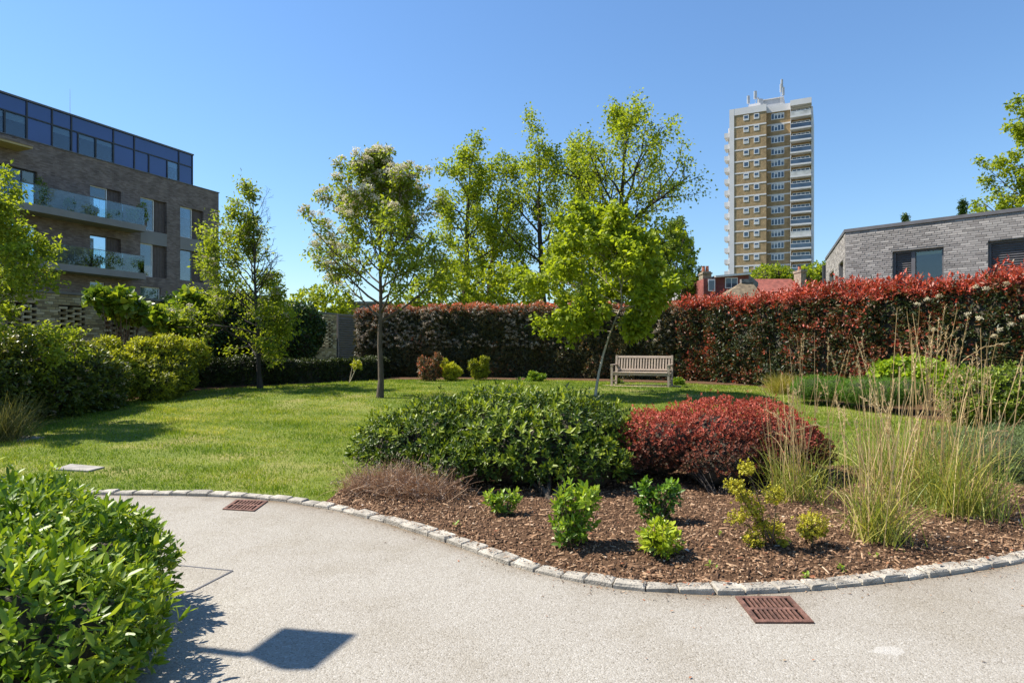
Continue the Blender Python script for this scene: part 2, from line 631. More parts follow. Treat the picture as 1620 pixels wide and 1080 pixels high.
class Tree:
    def __init__(self, seed):
        self.r = np.random.default_rng(seed)
        self.tubes = []
        self.twigs = []          # (point, direction, bare flag)

    def path(self, p, d, length, r0, r1, nseg, wob, up):
        pts = [np.array(p, float)]
        d = norm(np.array(d, float))
        for i in range(nseg):
            d = norm(d + self.r.normal(0, wob, 3) + np.array([0, 0, up]))
            pts.append(pts[-1] + d * length / nseg)
        pts = np.array(pts)
        self.tubes.append((pts, np.linspace(r0, r1, nseg + 1)))
        return pts

    def branch(self, p, d, length, r0, level, maxlev, kids, ratio, wob=0.12, up=0.05, ang=(0.5, 1.0), start=0.25, bare=False):
        nseg = 5 if level < 2 else 3
        pts = self.path(p, d, length, r0, max(r0 * 0.3, 0.003), nseg, wob, up)
        T = norm(np.gradient(pts, axis=0))
        if level >= maxlev:
            for i in range(1, len(pts)):
                self.twigs.append((pts[i], T[i], bare))
            return
        k = kids[level]
        for j in range(k):
            f = start + (1 - start) * (j + self.r.random()) / k
            x = f * nseg
            i = min(int(x), nseg - 1)
            q = pts[i] + (pts[i + 1] - pts[i]) * (x - i)
            t = T[i]
            side = norm(np.cross(t, self.r.normal(size=3)))
            a = self.r.uniform(*ang)
            dd = t * math.cos(a) + side * math.sin(a)
            self.branch(q, dd, length * ratio * (1.15 - 0.6 * f) * self.r.uniform(0.75, 1.2), r0 * 0.5 * (1.1 - 0.5 * f), level + 1, maxlev, kids, ratio, wob, up, ang, start, bare)
        if level == maxlev - 1:
            self.twigs.append((pts[-1], T[-1], bare))

    def wood(self, root, mat, name='trunk', thin=4):
        Vs, Ts, b = [], [], 0
        for pts, rad in self.tubes:
            V, Q = tube_arrays(pts, rad, 7 if rad[0] > 0.03 else thin)
            Vs.append(V)
            Ts.append(np.concatenate([Q[:, [0, 1, 2]], Q[:, [0, 2, 3]]]) + b)
            b += len(V)
        return root.tris(name, np.concatenate(Vs), np.concatenate(Ts), mat, smooth=True)

    def crown(self, root, mat, per, L, W, shape='d', jit=0.08, name='crown', droop=0.2, vbias=0.0, keep=None, down=0.25, flat=0.5):
        P = np.array([t[0] for t in self.twigs if not t[2]])
        D = np.array([t[1] for t in self.twigs if not t[2]])
        if keep is not None:
            k = keep(P)
            P, D = P[k], D[k]
        n = len(P)
        r = self.r
        tw = r.random(n)
        P2 = np.repeat(P, per, 0) + r.normal(0, jit, (n * per, 3))
        D2 = norm(np.repeat(D, per, 0) * 0.5 + r.normal(0, 0.7, (n * per, 3)) - np.array([0, 0, down]))
        NN = norm(r.normal(0, 0.6, (n * per, 3)) + np.array([0, 0, flat + 0.3]))
        v = np.clip(np.repeat(tw, per) * 0.55 + r.random(n * per) * 0.45 + vbias, 0, 1)
        l = L * r.uniform(0.65, 1.25, n * per)
        V, T, A = leaf_arrays(P2, D2, NN, l, l * W / L, v, shape, 0.12, droop)
        return root.tris(name, V, T, mat, A)
# ------------------------------------------------------------------ ground, path, lawn, beds
def path_material():
    m, nt, bs = new_mat('resin_gravel')
    tc = N(nt, 'ShaderNodeTexCoord')
    vo = N(nt, 'ShaderNodeTexVoronoi')
    vo.inputs['Scale'].default_value = 120
    nt.links.new(tc.outputs['Object'], vo.inputs['Vector'])
    sp = N(nt, 'ShaderNodeSeparateColor')
    nt.links.new(vo.outputs['Color'], sp.inputs[0])
    r = ramp(nt, [(0.0, (0.18, 0.16, 0.13)), (0.12, (0.265, 0.242, 0.205)), (0.5, (0.30, 0.278, 0.24)), (0.85, (0.325, 0.303, 0.265)), (1.0, (0.40, 0.38, 0.345))])
    nt.links.new(sp.outputs[0], r.inputs['Fac'])
    no = N(nt, 'ShaderNodeTexNoise')
    no.inputs['Scale'].default_value = 0.9
    no.inputs['Detail'].default_value = 7
    no.inputs['Roughness'].default_value = 0.65
    nt.links.new(tc.outputs['Object'], no.inputs['Vector'])
    r2 = ramp(nt, [(0.32, (0.89, 0.86, 0.80)), (0.5, (1.03, 1.02, 1.0)), (0.7, (1.1, 1.1, 1.08))])
    nt.links.new(no.outputs['Fac'], r2.inputs['Fac'])
    mx = N(nt, 'ShaderNodeMixRGB', blend_type='MULTIPLY')
    mx.inputs['Fac'].default_value = 1
    nt.links.new(r.outputs['Color'], mx.inputs['Color1'])
    nt.links.new(r2.outputs['Color'], mx.inputs['Color2'])
    at = N(nt, 'ShaderNodeAttribute', attribute_name='v')
    md = N(nt, 'ShaderNodeMixRGB', blend_type='MULTIPLY')
    nt.links.new(at.outputs['Fac'], md.inputs['Fac'])
    nt.links.new(mx.outputs['Color'], md.inputs['Color1'])
    md.inputs['Color2'].default_value = (0.50, 0.40, 0.29, 1)
    mx = md
    # a pale worn patch with its own outline
    mp = N(nt, 'ShaderNodeMapping')
    mp.inputs['Location'].default_value = (-1.985 * 6.2, -3.36 * 9.5, 0)
    mp.inputs['Scale'].default_value = (6.2, 9.5, 1)
    nt.links.new(tc.outputs['Object'], mp.inputs['Vector'])
    n3 = N(nt, 'ShaderNodeTexNoise')
    n3.inputs['Scale'].default_value = 9
    nt.links.new(tc.outputs['Object'], n3.inputs['Vector'])
    ln = N(nt, 'ShaderNodeVectorMath', operation='LENGTH')
    nt.links.new(mp.outputs[0], ln.inputs[0])
    ad = N(nt, 'ShaderNodeMath', operation='ADD')
    nt.links.new(ln.outputs['Value'], ad.inputs[0])
    nt.links.new(n3.outputs['Fac'], ad.inputs[1])
    r3 = ramp(nt, [(0.0, (1, 1, 1)), (0.93, (1, 1, 1)), (1.0, (0, 0, 0))])
    nt.links.new(ad.outputs[0], r3.inputs['Fac'])
    m3 = N(nt, 'ShaderNodeMixRGB')
    sc = N(nt, 'ShaderNodeMath', operation='MULTIPLY')
    sc.inputs[1].default_value = 0.5
    nt.links.new(r3.outputs['Color'], sc.inputs[0])
    nt.links.new(sc.outputs[0], m3.inputs['Fac'])
    nt.links.new(mx.outputs['Color'], m3.inputs['Color1'])
    m3.inputs['Color2'].default_value = (0.46, 0.44, 0.40, 1)
    nt.links.new(m3.outputs['Color'], bs.inputs['Base Color'])
    bs.inputs['Roughness'].default_value = 0.8
    bs.inputs['Specular IOR Level'].default_value = 0.25
    b = N(nt, 'ShaderNodeBump')
    b.inputs['Strength'].default_value = 0.8
    b.inputs['Distance'].default_value = 0.004
    nt.links.new(vo.outputs['Distance'], b.inputs['Height'])
    b.invert = True
    nt.links.new(b.outputs['Normal'], bs.inputs['Normal'])
    return m


def soil_material():
    m, nt, bs = new_mat('mulch_soil')
    tc = N(nt, 'ShaderNodeTexCoord')
    no = N(nt, 'ShaderNodeTexNoise')
    no.inputs['Scale'].default_value = 45
    no.inputs['Detail'].default_value = 8
    no.inputs['Roughness'].default_value = 0.7
    nt.links.new(tc.outputs['Object'], no.inputs['Vector'])
    r = ramp(nt, [(0.3, (0.025, 0.015, 0.01)), (0.5, (0.12, 0.068, 0.038)), (0.72, (0.26, 0.16, 0.095))])
    nt.links.new(no.outputs['Fac'], r.inputs['Fac'])
    nt.links.new(r.outputs['Color'], bs.inputs['Base Color'])
    bs.inputs['Roughness'].default_value = 0.95
    bs.inputs['Specular IOR Level'].default_value = 0.1
    b = N(nt, 'ShaderNodeBump')
    b.inputs['Strength'].default_value = 1.0
    b.inputs['Distance'].default_value = 0.03
    nt.links.new(no.outputs['Fac'], b.inputs['Height'])
    nt.links.new(b.outputs['Normal'], bs.inputs['Normal'])
    return m


def lawn_material():
    m, nt, bs = new_mat('lawn_turf')
    tc = N(nt, 'ShaderNodeTexCoord')
    n1 = N(nt, 'ShaderNodeTexNoise')
    n1.inputs['Scale'].default_value = 0.8
    n1.inputs['Detail'].default_value = 6
    n2 = N(nt, 'ShaderNodeTexNoise')
    n2.inputs['Scale'].default_value = 40
    n2.inputs['Detail'].default_value = 5
    nt.links.new(tc.outputs['Object'], n1.inputs['Vector'])
    nt.links.new(tc.outputs['Object'], n2.inputs['Vector'])
    r = ramp(nt, [(0.3, (0.11, 0.15, 0.025)), (0.5, (0.17, 0.20, 0.04)), (0.68, (0.28, 0.25, 0.09))])
    nt.links.new(n1.outputs['Fac'], r.inputs['Fac'])
    r2 = ramp(nt, [(0.3, (0.5, 0.5, 0.5)), (0.7, (1.2, 1.2, 1.2))])
    nt.links.new(n2.outputs['Fac'], r2.inputs['Fac'])
    mx = N(nt, 'ShaderNodeMixRGB', blend_type='MULTIPLY')
    mx.inputs['Fac'].default_value = 1
    nt.links.new(r.outputs['Color'], mx.inputs['Color1'])
    nt.links.new(r2.outputs['Color'], mx.inputs['Color2'])
    nt.links.new(mx.outputs['Color'], bs.inputs['Base Color'])
    bs.inputs['Roughness'].default_value = 0.9
    bs.inputs['Specular IOR Level'].default_value = 0.1
    return m


M['path'] = path_material()
M['soil'] = soil_material()
M['lawn'] = lawn_material()
M['far_ground'] = plain('far_ground', (0.09, 0.10, 0.05), 0.95, var=0.2, scale=0.05)


def sheet(name, xs, y0, y1, nv, hf, mat, kind='structure', pw=1.0, vf=None):
    s = 1 - (1 - np.linspace(0, 1, nv)) ** pw
    X = np.repeat(xs[:, None], nv, 1)
    Y = y0[:, None] + (y1 - y0)[:, None] * s[None]
    Z = hf(X, Y)
    V = np.stack([X, Y, Z], -1).reshape(-1, 3)
    i = np.arange(len(xs) - 1)[:, None] * nv + np.arange(nv - 1)[None]
    i = i.ravel()
    T = np.concatenate([np.stack([i, i + nv, i + nv + 1], -1), np.stack([i, i + nv + 1, i + 1], -1)])
    v = vf(X, Y).ravel() if vf else None
    return put(name, raw_mesh(name, V, T, v, smooth=True), mat, kind=kind)


def path_dirt(X, Y):
    e = kerb_y(X) - Y
    p = np.stack([X, Y], -1)
    n_ = np.clip(.55 + .5 * wav(p, 2.0, 61) + .3 * wav(p, 6.5, 62), 0, 1.3)
    d_ = np.exp(-np.maximum(e, 0) / .10) * .75 * n_ + np.exp(-np.maximum(e, 0) / .55) * .22 * n_ * np.clip(.5 + .7 * wav(p, .9, 63), 0, 1)
    gr = np.exp(-(((X - 1.45) / .5) ** 2 + ((Y - 3.95) / .35) ** 2)) * .25
    sp = np.clip(wav(p, 3.1, 64) + .5 * wav(p, 8.0, 65) - 1.0, 0, 1) * .8
    return np.clip(d_ + gr * n_ + sp, 0, 1)


MB().box(-3000, 3000, -400, 5000, -1.0, -0.06).build('ground', M['far_ground'], kind='structure')
xs = np.concatenate([np.linspace(-14, -5.1, 30), np.linspace(-5, 6, 240), np.linspace(6.2, 16, 30)])
sheet('path', xs, np.full(len(xs), -8.0), kerb_y(xs) + 0.08, 90, lambda X, Y: 0 * X, M['path'], pw=2.2, vf=path_dirt)
xs = np.concatenate([np.linspace(-60, -14.2, 20), np.linspace(-14, 16, 301), np.linspace(16.5, 60, 20)])
sheet('lawn', xs, kerb_y(xs) + 0.10, np.full(len(xs), 60.0), 90, ground_h, M['lawn'], pw=.6)


def bed_h(X, Y):
    k = kerb_y(X)
    e = np.minimum(Y - k - 0.1, bed_back(X) - Y)
    p = np.stack([X, Y], -1)
    return ground_h(X, Y) + 0.006 + 0.05 * sstep(0.0, 0.8, e) + (0.018 * wav(p, 3.5, 21) + 0.012 * wav(p, 9, 22)) * sstep(0, 0.15, e)


xs = np.linspace(-1.95, 12, 260)
sheet('flower_bed', xs, kerb_y(xs) + 0.11, np.maximum(bed_back(xs), kerb_y(xs) + 0.13), 110, bed_h, M['soil'])


def strip_bed(name, a, b, w0, w1, n=60):
    """soil strip between two polylines given as (x, y) lists"""
    s = np.linspace(0, 1, n)
    A = np.stack([np.interp(s, np.linspace(0, 1, len(a)), [q[i] for q in a]) for i in (0, 1)], -1)
    B = np.stack([np.interp(s, np.linspace(0, 1, len(b)), [q[i] for q in b]) for i in (0, 1)], -1)
    u = np.linspace(0, 1, 24)[None, :, None]
    G = A[:, None] * (1 - u) + B[:, None] * u
    Z = ground_h(G[..., 0], G[..., 1]) + 0.012 + 0.03 * np.sin(np.pi * np.linspace(0, 1, 24))[None]
    V = np.concatenate([G, Z[..., None]], -1).reshape(-1, 3)
    i = (np.arange(n - 1)[:, None] * 24 + np.arange(23)[None]).ravel()
    T = np.concatenate([np.stack([i, i + 24, i + 25], -1), np.stack([i, i + 25, i + 1], -1)])
    put(name, raw_mesh(name, V, T, smooth=True), M['soil'], kind='structure')


strip_bed('hedge_bed', [(7.45, 19.3), (7.35, 17.5), (7.35, 15.8), (7.75, 13.9), (8.2, 12.6), (9.2, 11.6), (13, 11.2)],
          [(8.6, 20.0), (9.5, 18.5), (10, 17), (11, 15.5), (12, 14), (13, 13), (14.5, 12.5)], 0, 0)
strip_bed('rear_bed', [(-6.5, 23.0), (-4, 23.2), (-1, 23.4), (2, 22.8), (4.0, 21.6), (5.6, 20.7), (7.4, 19.4)],
          [(-6.5, 25), (-4, 25), (-1, 25), (2, 25), (5, 24.4), (6.5, 22.5), (8.5, 20.2)], 0, 0)
strip_bed('shrub_bed', [(-14, 10.6), (-11.2, 11.2), (-9.6, 13), (-9.3, 16), (-8.6, 18.2), (-6.6, 20.4), (-5.4, 23)],
          [(-18, 12), (-15.5, 13), (-13.5, 15), (-12.5, 17.5), (-11.5, 20), (-9.5, 24), (-8, 27)], 0, 0)

# bare worn ground under the bench
# ---- kerb of granite setts
M['granite'] = plain('granite', (0.355, 0.322, 0.265), 0.85, var=0.24, scale=9, bump=0.6, bscale=70, objrand=0.14)
kerb = Root('kerb', (0, 5, 0), kind='structure')
r = np.random.default_rng(5)
seg = np.stack([_kx, _ky], -1)
seg = seg[(_kx > -6.5) & (_kx < 8.5)]
cum = np.concatenate([[0], np.cumsum(np.linalg.norm(np.diff(seg, axis=0), axis=1))])
s = 0.0
while s < cum[-1] - 0.3:
    L = r.uniform(0.165, 0.24)
    a, b = s + 0.006, s + L - 0.006
    pa = np.array([np.interp(a, cum, seg[:, 0]), np.interp(a, cum, seg[:, 1])])
    pb = np.array([np.interp(b, cum, seg[:, 0]), np.interp(b, cum, seg[:, 1])])
    t = norm(pb - pa)
    n = np.array([-t[1], t[0]])
    w = r.uniform(0.115, 0.135)
    h = 0.034 + r.uniform(-0.007, 0.009)
    f0 = r.uniform(-0.008, 0.008)
    j = lambda k=0.008: r.uniform(-k, k)
    ch = 0.012
    base = [pa + n * f0, pb + n * f0, pb + n * (w + j()), pa + n * (w + j())]
    cen = sum(base) / 4
    mb = MB()
    low = [(q[0], q[1], -0.06) for q in base]
    mid = [(q[0] + j(.004), q[1] + j(.004), h - ch + j(.003)) for q in base]
    top = [(q[0] + (cen[0] - q[0]) * 0.14 + j(.006), q[1] + (cen[1] - q[1]) * 0.14 + j(.006), h + j(.005)) for q in base]
    mb.V = low + mid + top
    for lv in (0, 4):
        for i in range(4):
            k = (i + 1) % 4
            mb.F.append((lv + i, lv + k, lv + 4 + k, lv + 4 + i))
    mb.F += [(3, 2, 1, 0), (8, 9, 10, 11)]
    mb.build('kerb_stone', M['granite'], kerb)
    s += L

# ---- iron drain grates
M['rust'] = plain('rusty_iron', (0.17, 0.085, 0.06), 0.7, 0.35, var=0.3, scale=18, bump=0.5, bscale=90)
M['pit'] = plain('drain_pit', (0.006, 0.005, 0.005), 0.98, spec=0.05)  # near-black colour stands in for shade below the grates; no hole is cut


def grate(c, corners, label, group, nx=10):
    """corners: near-left, near-right, far-right, far-left on the path"""
    g = Root('drain_grate', (*c, 0), label=label, cat='drain grate', group=group)
    P = [np.array(q, float) for q in corners]

    def at(u, v, z):
        q = P[0] * (1 - u) * (1 - v) + P[1] * u * (1 - v) + P[2] * u * v + P[3] * (1 - u) * v
        return (q[0], q[1], z)

    def slab(u0, u1, v0, v1, z0, z1):
        return [at(u0, v0, z0), at(u1, v0, z0), at(u1, v1, z0), at(u0, v1, z0), at(u0, v0, z1), at(u1, v0, z1), at(u1, v1, z1), at(u0, v1, z1)]
    mb = MB()
    mb.hexa(slab(0, 1, 0, 0.09, 0.001, 0.012)).hexa(slab(0, 1, 0.91, 1, 0.001, 0.012))
    mb.hexa(slab(0, 0.09, 0.09, 0.91, 0.001, 0.012)).hexa(slab(0.91, 1, 0.09, 0.91, 0.001, 0.012))
    mb.build('frame', M['rust'], g)
    MB().hexa(slab(0.09, 0.91, 0.46, 0.54, 0.002, 0.0115)).build('crossbar', M['rust'], g)
    for i in range(nx):
        u = 0.09 + 0.82 * (i + 0.5) / nx
        w = 0.82 / nx * 0.25
        for v0, v1 in ((0.09, 0.46), (0.54, 0.91)):
            if i == 0:
                continue
            uu = 0.09 + 0.82 * i / nx
            MB().hexa(slab(uu - w, uu + w, v0, v1, 0.002, 0.011)).build('bar', M['rust'], g)
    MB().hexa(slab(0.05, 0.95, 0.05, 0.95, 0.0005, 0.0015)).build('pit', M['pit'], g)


def flat(x, y):
    q = EYE * FPX / (y - HY)
    return ((x - CX) / FPX * q, q)


g = [flat(1195, 986), flat(1288, 986), flat(1250, 945), flat(1163, 945)]
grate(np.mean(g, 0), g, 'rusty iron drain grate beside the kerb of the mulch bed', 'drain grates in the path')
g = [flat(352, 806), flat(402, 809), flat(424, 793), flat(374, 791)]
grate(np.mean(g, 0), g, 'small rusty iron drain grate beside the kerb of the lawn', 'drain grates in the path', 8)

# ---- recessed inspection cover in the path
cv = [flat(180, 945), flat(305, 935), flat(368, 903), flat(268, 893)]
c = np.mean(cv, 0)
cover = Root('inspection_cover', (*c, 0), label='flush inspection cover with thin metal rim in the path by the glossy bush', cat='cover')
mb = MB()
for i in range(4):
    a, b = np.array(cv[i]), np.array(cv[(i + 1) % 4])
    t = norm(b - a)
    n = np.array([-t[1], t[0]])
    q = [a - n * 0.007, b - n * 0.007, b + n * 0.007, a + n * 0.007]
    mb.hexa([(p[0], p[1], 0.0005) for p in q] + [(p[0], p[1], 0.005) for p in q])
mb.build('rim', M['grey_frame'], cover)
inn = [np.array(p) * 0.96 + c * 0.04 for p in cv]
MB().hexa([(p[0], p[1], 0.0004) for p in inn] + [(p[0], p[1], 0.004) for p in inn]).build('infill', M['path'], cover)

# ---- stepping slabs in the lawn
M['slab'] = plain('paving_slab', (0.27, 0.25, 0.22), 0.9, var=0.2, scale=7, bump=0.4, bscale=50)
for (pts, lab) in (([(86, 744), (140, 747), (166, 740), (112, 735)], 'grey paving slab lying in the lawn behind the glossy bush'),
                   ([(-30, 696), (35, 699), (72, 692), (15, 688)], 'grey paving slab lying in the lawn beside the dark grass tuft')):
    ring = [gpt(*p) for p in pts]
    z = np.mean([p[2] for p in ring])
    c = np.mean(ring, 0)
    mb = MB()
    mb.prism([(p[0], p[1]) for p in ring], z - 0.05, z + 0.012)
    mb.prism([(p[0] * .985 + c[0] * .015, p[1] * .985 + c[1] * .015) for p in ring], z + 0.0125, z + 0.02)
    rt = Root('paving_slab', (c[0], c[1], z), label=lab, cat='slab', group='paving slabs in the lawn')
    mb.build('slab', M['slab'], rt)

# ------------------------------------------------------------------ buildings
class Fac:
    """a vertical facade: origin, direction along it, outward normal (sin a, -cos a)"""

    def __init__(self, o, e):
        self.o = np.array(o, float)
        self.e = norm(np.array(e, float))
        self.a = math.atan2(self.e[1], self.e[0])
        self.n = np.array([math.sin(self.a), -math.cos(self.a)])

    def pt(self, t, z, out=0.0):
        q = self.o + self.e * t + self.n * out
        return (q[0], q[1], z)

    def box(self, t0, t1, z0, z1, o0, o1):
        """o0 < o1 outward"""
        p = self.pt
        return [p(t0, z0, o1), p(t1, z0, o1), p(t1, z0, o0), p(t0, z0, o0), p(t0, z1, o1), p(t1, z1, o1), p(t1, z1, o0), p(t0, z1, o0)]

    def px(self, x, y, out=0.0):
        k = (x - CX) / FPX
        o = self.o + self.n * out
        # o.x + e.x t = k (o.y + e.y t)
        t = (k * o[1] - o[0]) / (self.e[0] - k * self.e[1])
        Y = o[1] + self.e[1] * t
        return t, EYE - (y - HY) / FPX * Y

    def wall(self, mb, t0, t1, z0, z1, holes, o0, o1):
        ts = sorted({t0, t1} | {min(max(h[i], t0), t1) for h in holes for i in (0, 1)})
        zs = sorted({z0, z1} | {min(max(h[i], z0), z1) for h in holes for i in (2, 3)})
        for i in range(len(ts) - 1):
            run = None
            for j in range(len(zs) - 1):
                a, b, c_, d = ts[i], ts[i + 1], zs[j], zs[j + 1]
                if b - a < 1e-6 or d - c_ < 1e-6:
                    continue
                mt, mz = (a + b) / 2, (c_ + d) / 2
                if any(h[0] < mt < h[1] and h[2] < mz < h[3] for h in holes):
                    if run:
                        mb.hexa(self.box(a, b, run[0], run[1], o0, o1))
                        run = None
                else:
                    run = (run[0], d) if run else (c_, d)
            if run:
                mb.hexa(self.box(ts[i], ts[i + 1], run[0], run[1], o0, o1))


def casement(F, root, t0, t1, z0, z1, rec, fw, fmat, gmat, blind=0.0, room=1.2, splits=(), name='window', roommat=None, wall_out=0.0):
    """frame > pane, blind, interior; rec = recess of the frame behind the wall face"""
    o1 = wall_out - rec
    o0 = o1 - 0.06
    mb = MB()
    mb.hexa(F.box(t0, t1, z0, z0 + fw, o0, o1)).hexa(F.box(t0, t1, z1 - fw, z1, o0, o1))
    mb.hexa(F.box(t0, t0 + fw, z0 + fw, z1 - fw, o0, o1)).hexa(F.box(t1 - fw, t1, z0 + fw, z1 - fw, o0, o1))
    for s_ in splits:
        tt = t0 + (t1 - t0) * s_
        mb.hexa(F.box(tt - fw / 2, tt + fw / 2, z0 + fw, z1 - fw, o0 + .002, o1 - .002))
    w = mb.build(name, fmat, root)
    edges = [t0 + fw] + [q for s_ in splits for q in (t0 + (t1 - t0) * s_ - fw / 2, t0 + (t1 - t0) * s_ + fw / 2)] + [t1 - fw]
    for k in range(0, len(edges), 2):
        MB().hexa(F.box(edges[k], edges[k + 1], z0 + fw, z1 - fw, o0 + 0.02, o0 + 0.035)).build('pane', gmat, root, parent=w)
    if blind:
        MB().hexa(F.box(t0 + fw, t1 - fw, z1 - fw - (z1 - z0) * blind, z1 - fw, o0 - 0.06, o0 - 0.05)).build('blind', M['blind'], root, parent=w)
    MB().hexa(F.box(t0, t1, z0, z1, o0 - room - .02, o0 - room)).build('room_back', roommat or M['room'], root, parent=w)
    return w


# ---- apartment block with glazed top storey
M['brown_brick'] = brick_wall_mat('brown_brick', (0.15, 0.112, 0.098), (0.25, 0.20, 0.18), (0.17, 0.155, 0.145))
M['spandrel_glass'] = plain('spandrel_glass', (0.028, 0.06, 0.22), 0.06, 0.0, var=0.05, scale=0.5, spec=0.9)
M['balcony_metal'] = plain('balcony_metal', (0.21, 0.20, 0.195), 0.6, 0.0, var=0.06, scale=1.0)
M['louvre_brown'] = plain('louvre_brown', (0.13, 0.10, 0.09), 0.6, var=0.1)
M['soffit'] = plain('soffit', (0.42, 0.33, 0.17), 0.8, var=0.08)

AF = Fac((-24.4, 42.0), (0.393, 0.92))
tR = AF.px(346, 400)[0]
tL = -13.5
apt = Root('apartment_block', (*AF.o, 0), AF.a, label='brown brick apartment block with balconies and a dark blue glazed top storey', cat='building')
Z2, Z1 = 9.55, 6.48          # balcony floors
HEAD2, HEAD1 = 11.65, 8.62


def tx(x):
    return AF.px(x, 400)[0]


holes = [(tx(-120), tx(59), Z2, HEAD2), (tx(142.5), tx(191.5), Z2, HEAD2), (tx(222), tx(264), Z2 - 0.05, HEAD2), (tx(285), tx(322), Z2 - 0.05, HEAD2),
         (tx(-120), tx(59), Z1, HEAD1), (tx(142.5), tx(191.5), Z1, HEAD1), (tx(222), tx(264), Z1 - 0.05, HEAD1), (tx(285), tx(322), Z1 - 0.05, HEAD1),
         (tx(142.5), tx(166), 3.4, 5.75), (tx(222), tx(254), 3.4, 5.75)]
mb = MB()
AF.wall(mb, tL, tR, 0.0, 13.3, holes, -0.35, 0.0)
# return wall at the far end and back
F2 = AF
mb.hexa(F2.box(tR - 0.35, tR - 0.001, 0, 13.299, -9, -0.351))
mb.build('wall', M['brown_brick'], apt)
MB().hexa(AF.box(tL, tR + 0.04, 13.301, 13.36, -0.4, 0.05)).build('parapet_coping', M['grey_frame'], apt)
MB().hexa(AF.box(tL, tR, 13.0, 13.2, -9, -0.36)).build('roof', M['grey_frame'], apt)
# spandrel panels between the stacked windows
for a, b in ((222, 264), (285, 322)):
    MB().hexa(AF.box(tx(a), tx(b), HEAD1 + 0.002, Z2 - 0.052, -0.30, 0.015)).build('spandrel_panel', M['balcony_metal'], apt)
# windows with a pane and a louvred panel
for (a, m_, b, z0, z1, bl) in ((142.5, 171, 191.5, Z2, HEAD2, .25), (222, 245, 264, Z2 - .05, HEAD2, .12), (285, 305, 322, Z2 - .05, HEAD2, .3),
                               (142.5, 171, 191.5, Z1, HEAD1, 0), (222, 243, 264, Z1 - .05, HEAD1, .62), (285, 305, 322, Z1 - .05, HEAD1, 0)):
    casement(AF, apt, tx(a), tx(m_), z0, z1, 0.12, 0.06, M['white_paint'] if bl else M['grey_frame'], M['glass'], blind=bl)
    lv = MB().hexa(AF.box(tx(m_) + .002, tx(b), z0, z1, -0.26, -0.22)).build('louvre_panel', M['louvre_brown'], apt)
    n = 9
    for i in range(n):
        q = tx(m_) + .03 + (tx(b) - tx(m_) - .06) * i / (n - 1)
        MB().hexa(AF.box(q - .012, q + .012, z0 + .02, z1 - .02, -0.22, -0.19)).build('slat', M['louvre_brown'], apt, parent=lv)
for z0, z1 in ((Z2, HEAD2), (Z1, HEAD1)):
    casement(AF, apt, tx(-120), tx(59), z0, z1, 0.15, 0.07, M['dark_frame'], M['glass'], splits=(0.3, 0.6, 0.86))
for a, b in ((142.5, 166), (222, 254)):
    casement(AF, apt, tx(a), tx(b), 3.4, 5.75, 0.12, 0.06, M['white_paint'], M['glass'], blind=0.5)

# balconies
OUT = 1.35
for (fl, zt) in ((Z2, 0), (Z1, 0)):
    te = AF.px(231, 370, OUT)[0]
    sl = MB().hexa(AF.box(tL, te, fl - 0.42, fl - 0.03, 0.002, OUT)).build('balcony', M['balcony_metal'], apt)
    MB().hexa(AF.box(tL, te - 0.1, fl - 0.0295, fl, 0.002, OUT - 0.12)).build('balcony_deck', M['soffit'], apt, parent=sl)
    k = 9
    t0 = tL
    ed = np.linspace(te - 0.06 - 1.45 * 10, te - 0.06, 11)
    for i in range(10):
        if ed[i] < tL:
            continue
        MB().hexa(AF.box(ed[i] + .01, ed[i + 1] - .01, fl - 0.06 + .03, fl + 1.05, OUT - 0.075, OUT - 0.06)).build('glass_panel', M['rail_glass'], apt, parent=sl)
    MB().hexa(AF.box(te - .075, te - .06, fl - .028, fl + 1.05, 0.05, OUT - 0.08)).build('glass_panel', M['rail_glass'], apt, parent=sl)
    MB().hexa(AF.box(tL, te - 0.05, fl + 1.051, fl + 1.085, OUT - 0.09, OUT - 0.045)).hexa(AF.box(te - .09, te - .045, fl + 1.051, fl + 1.085, 0.02, OUT - .091)).build('handrail', M['grey_frame'], apt, parent=sl)
# small canopy over the upper balcony
MB().hexa(AF.box(tL, AF.px(52, 245, 1.2)[0], 12.55, 12.66, 0.002, 1.2)).build('canopy', M['soffit'], apt)
MB().hexa(AF.box(tL, AF.px(52, 245, 1.2)[0] + .02, 12.661, 12.82, 0.002, 1.23)).build('canopy_fascia', M['brown_brick'], apt)

# glazed top storey
gset = -0.35
gt = lambda x: AF.px(x, 250, gset)[0]
ZT, ZTR = 15.65, 14.72
tend = gt(304)
MB().hexa(AF.box(tL, tend - 0.05, 13.37, ZT - .02, -8, gset - 0.9)).build('storey_core', M['room'], apt)
up = [-200, -60, 42, 82, 112.6, 179, 212, 282.5, 304]
lo = [-200, -110, -60, -20, 7, 42, 82, 112.6, 123, 151, 179, 212, 235, 264, 282.5, 304]
clear = {(7, 42), (82, 112.6), (123, 151), (151, 179), (-20, 7), (264, 282.5)}
for i in range(len(up) - 1):
    MB().hexa(AF.box(gt(up[i]) + .045, gt(up[i + 1]) - .045, ZTR + .04, ZT - .06, gset - .04, gset)).build('glazing_panel', M['spandrel_glass'], apt)
    MB().hexa(AF.box(gt(up[i + 1]) - .04, gt(up[i + 1]) + .04, ZTR + .042, ZT - .05, gset - .08, gset + .05)).build('mullion', M['dark_frame'], apt)
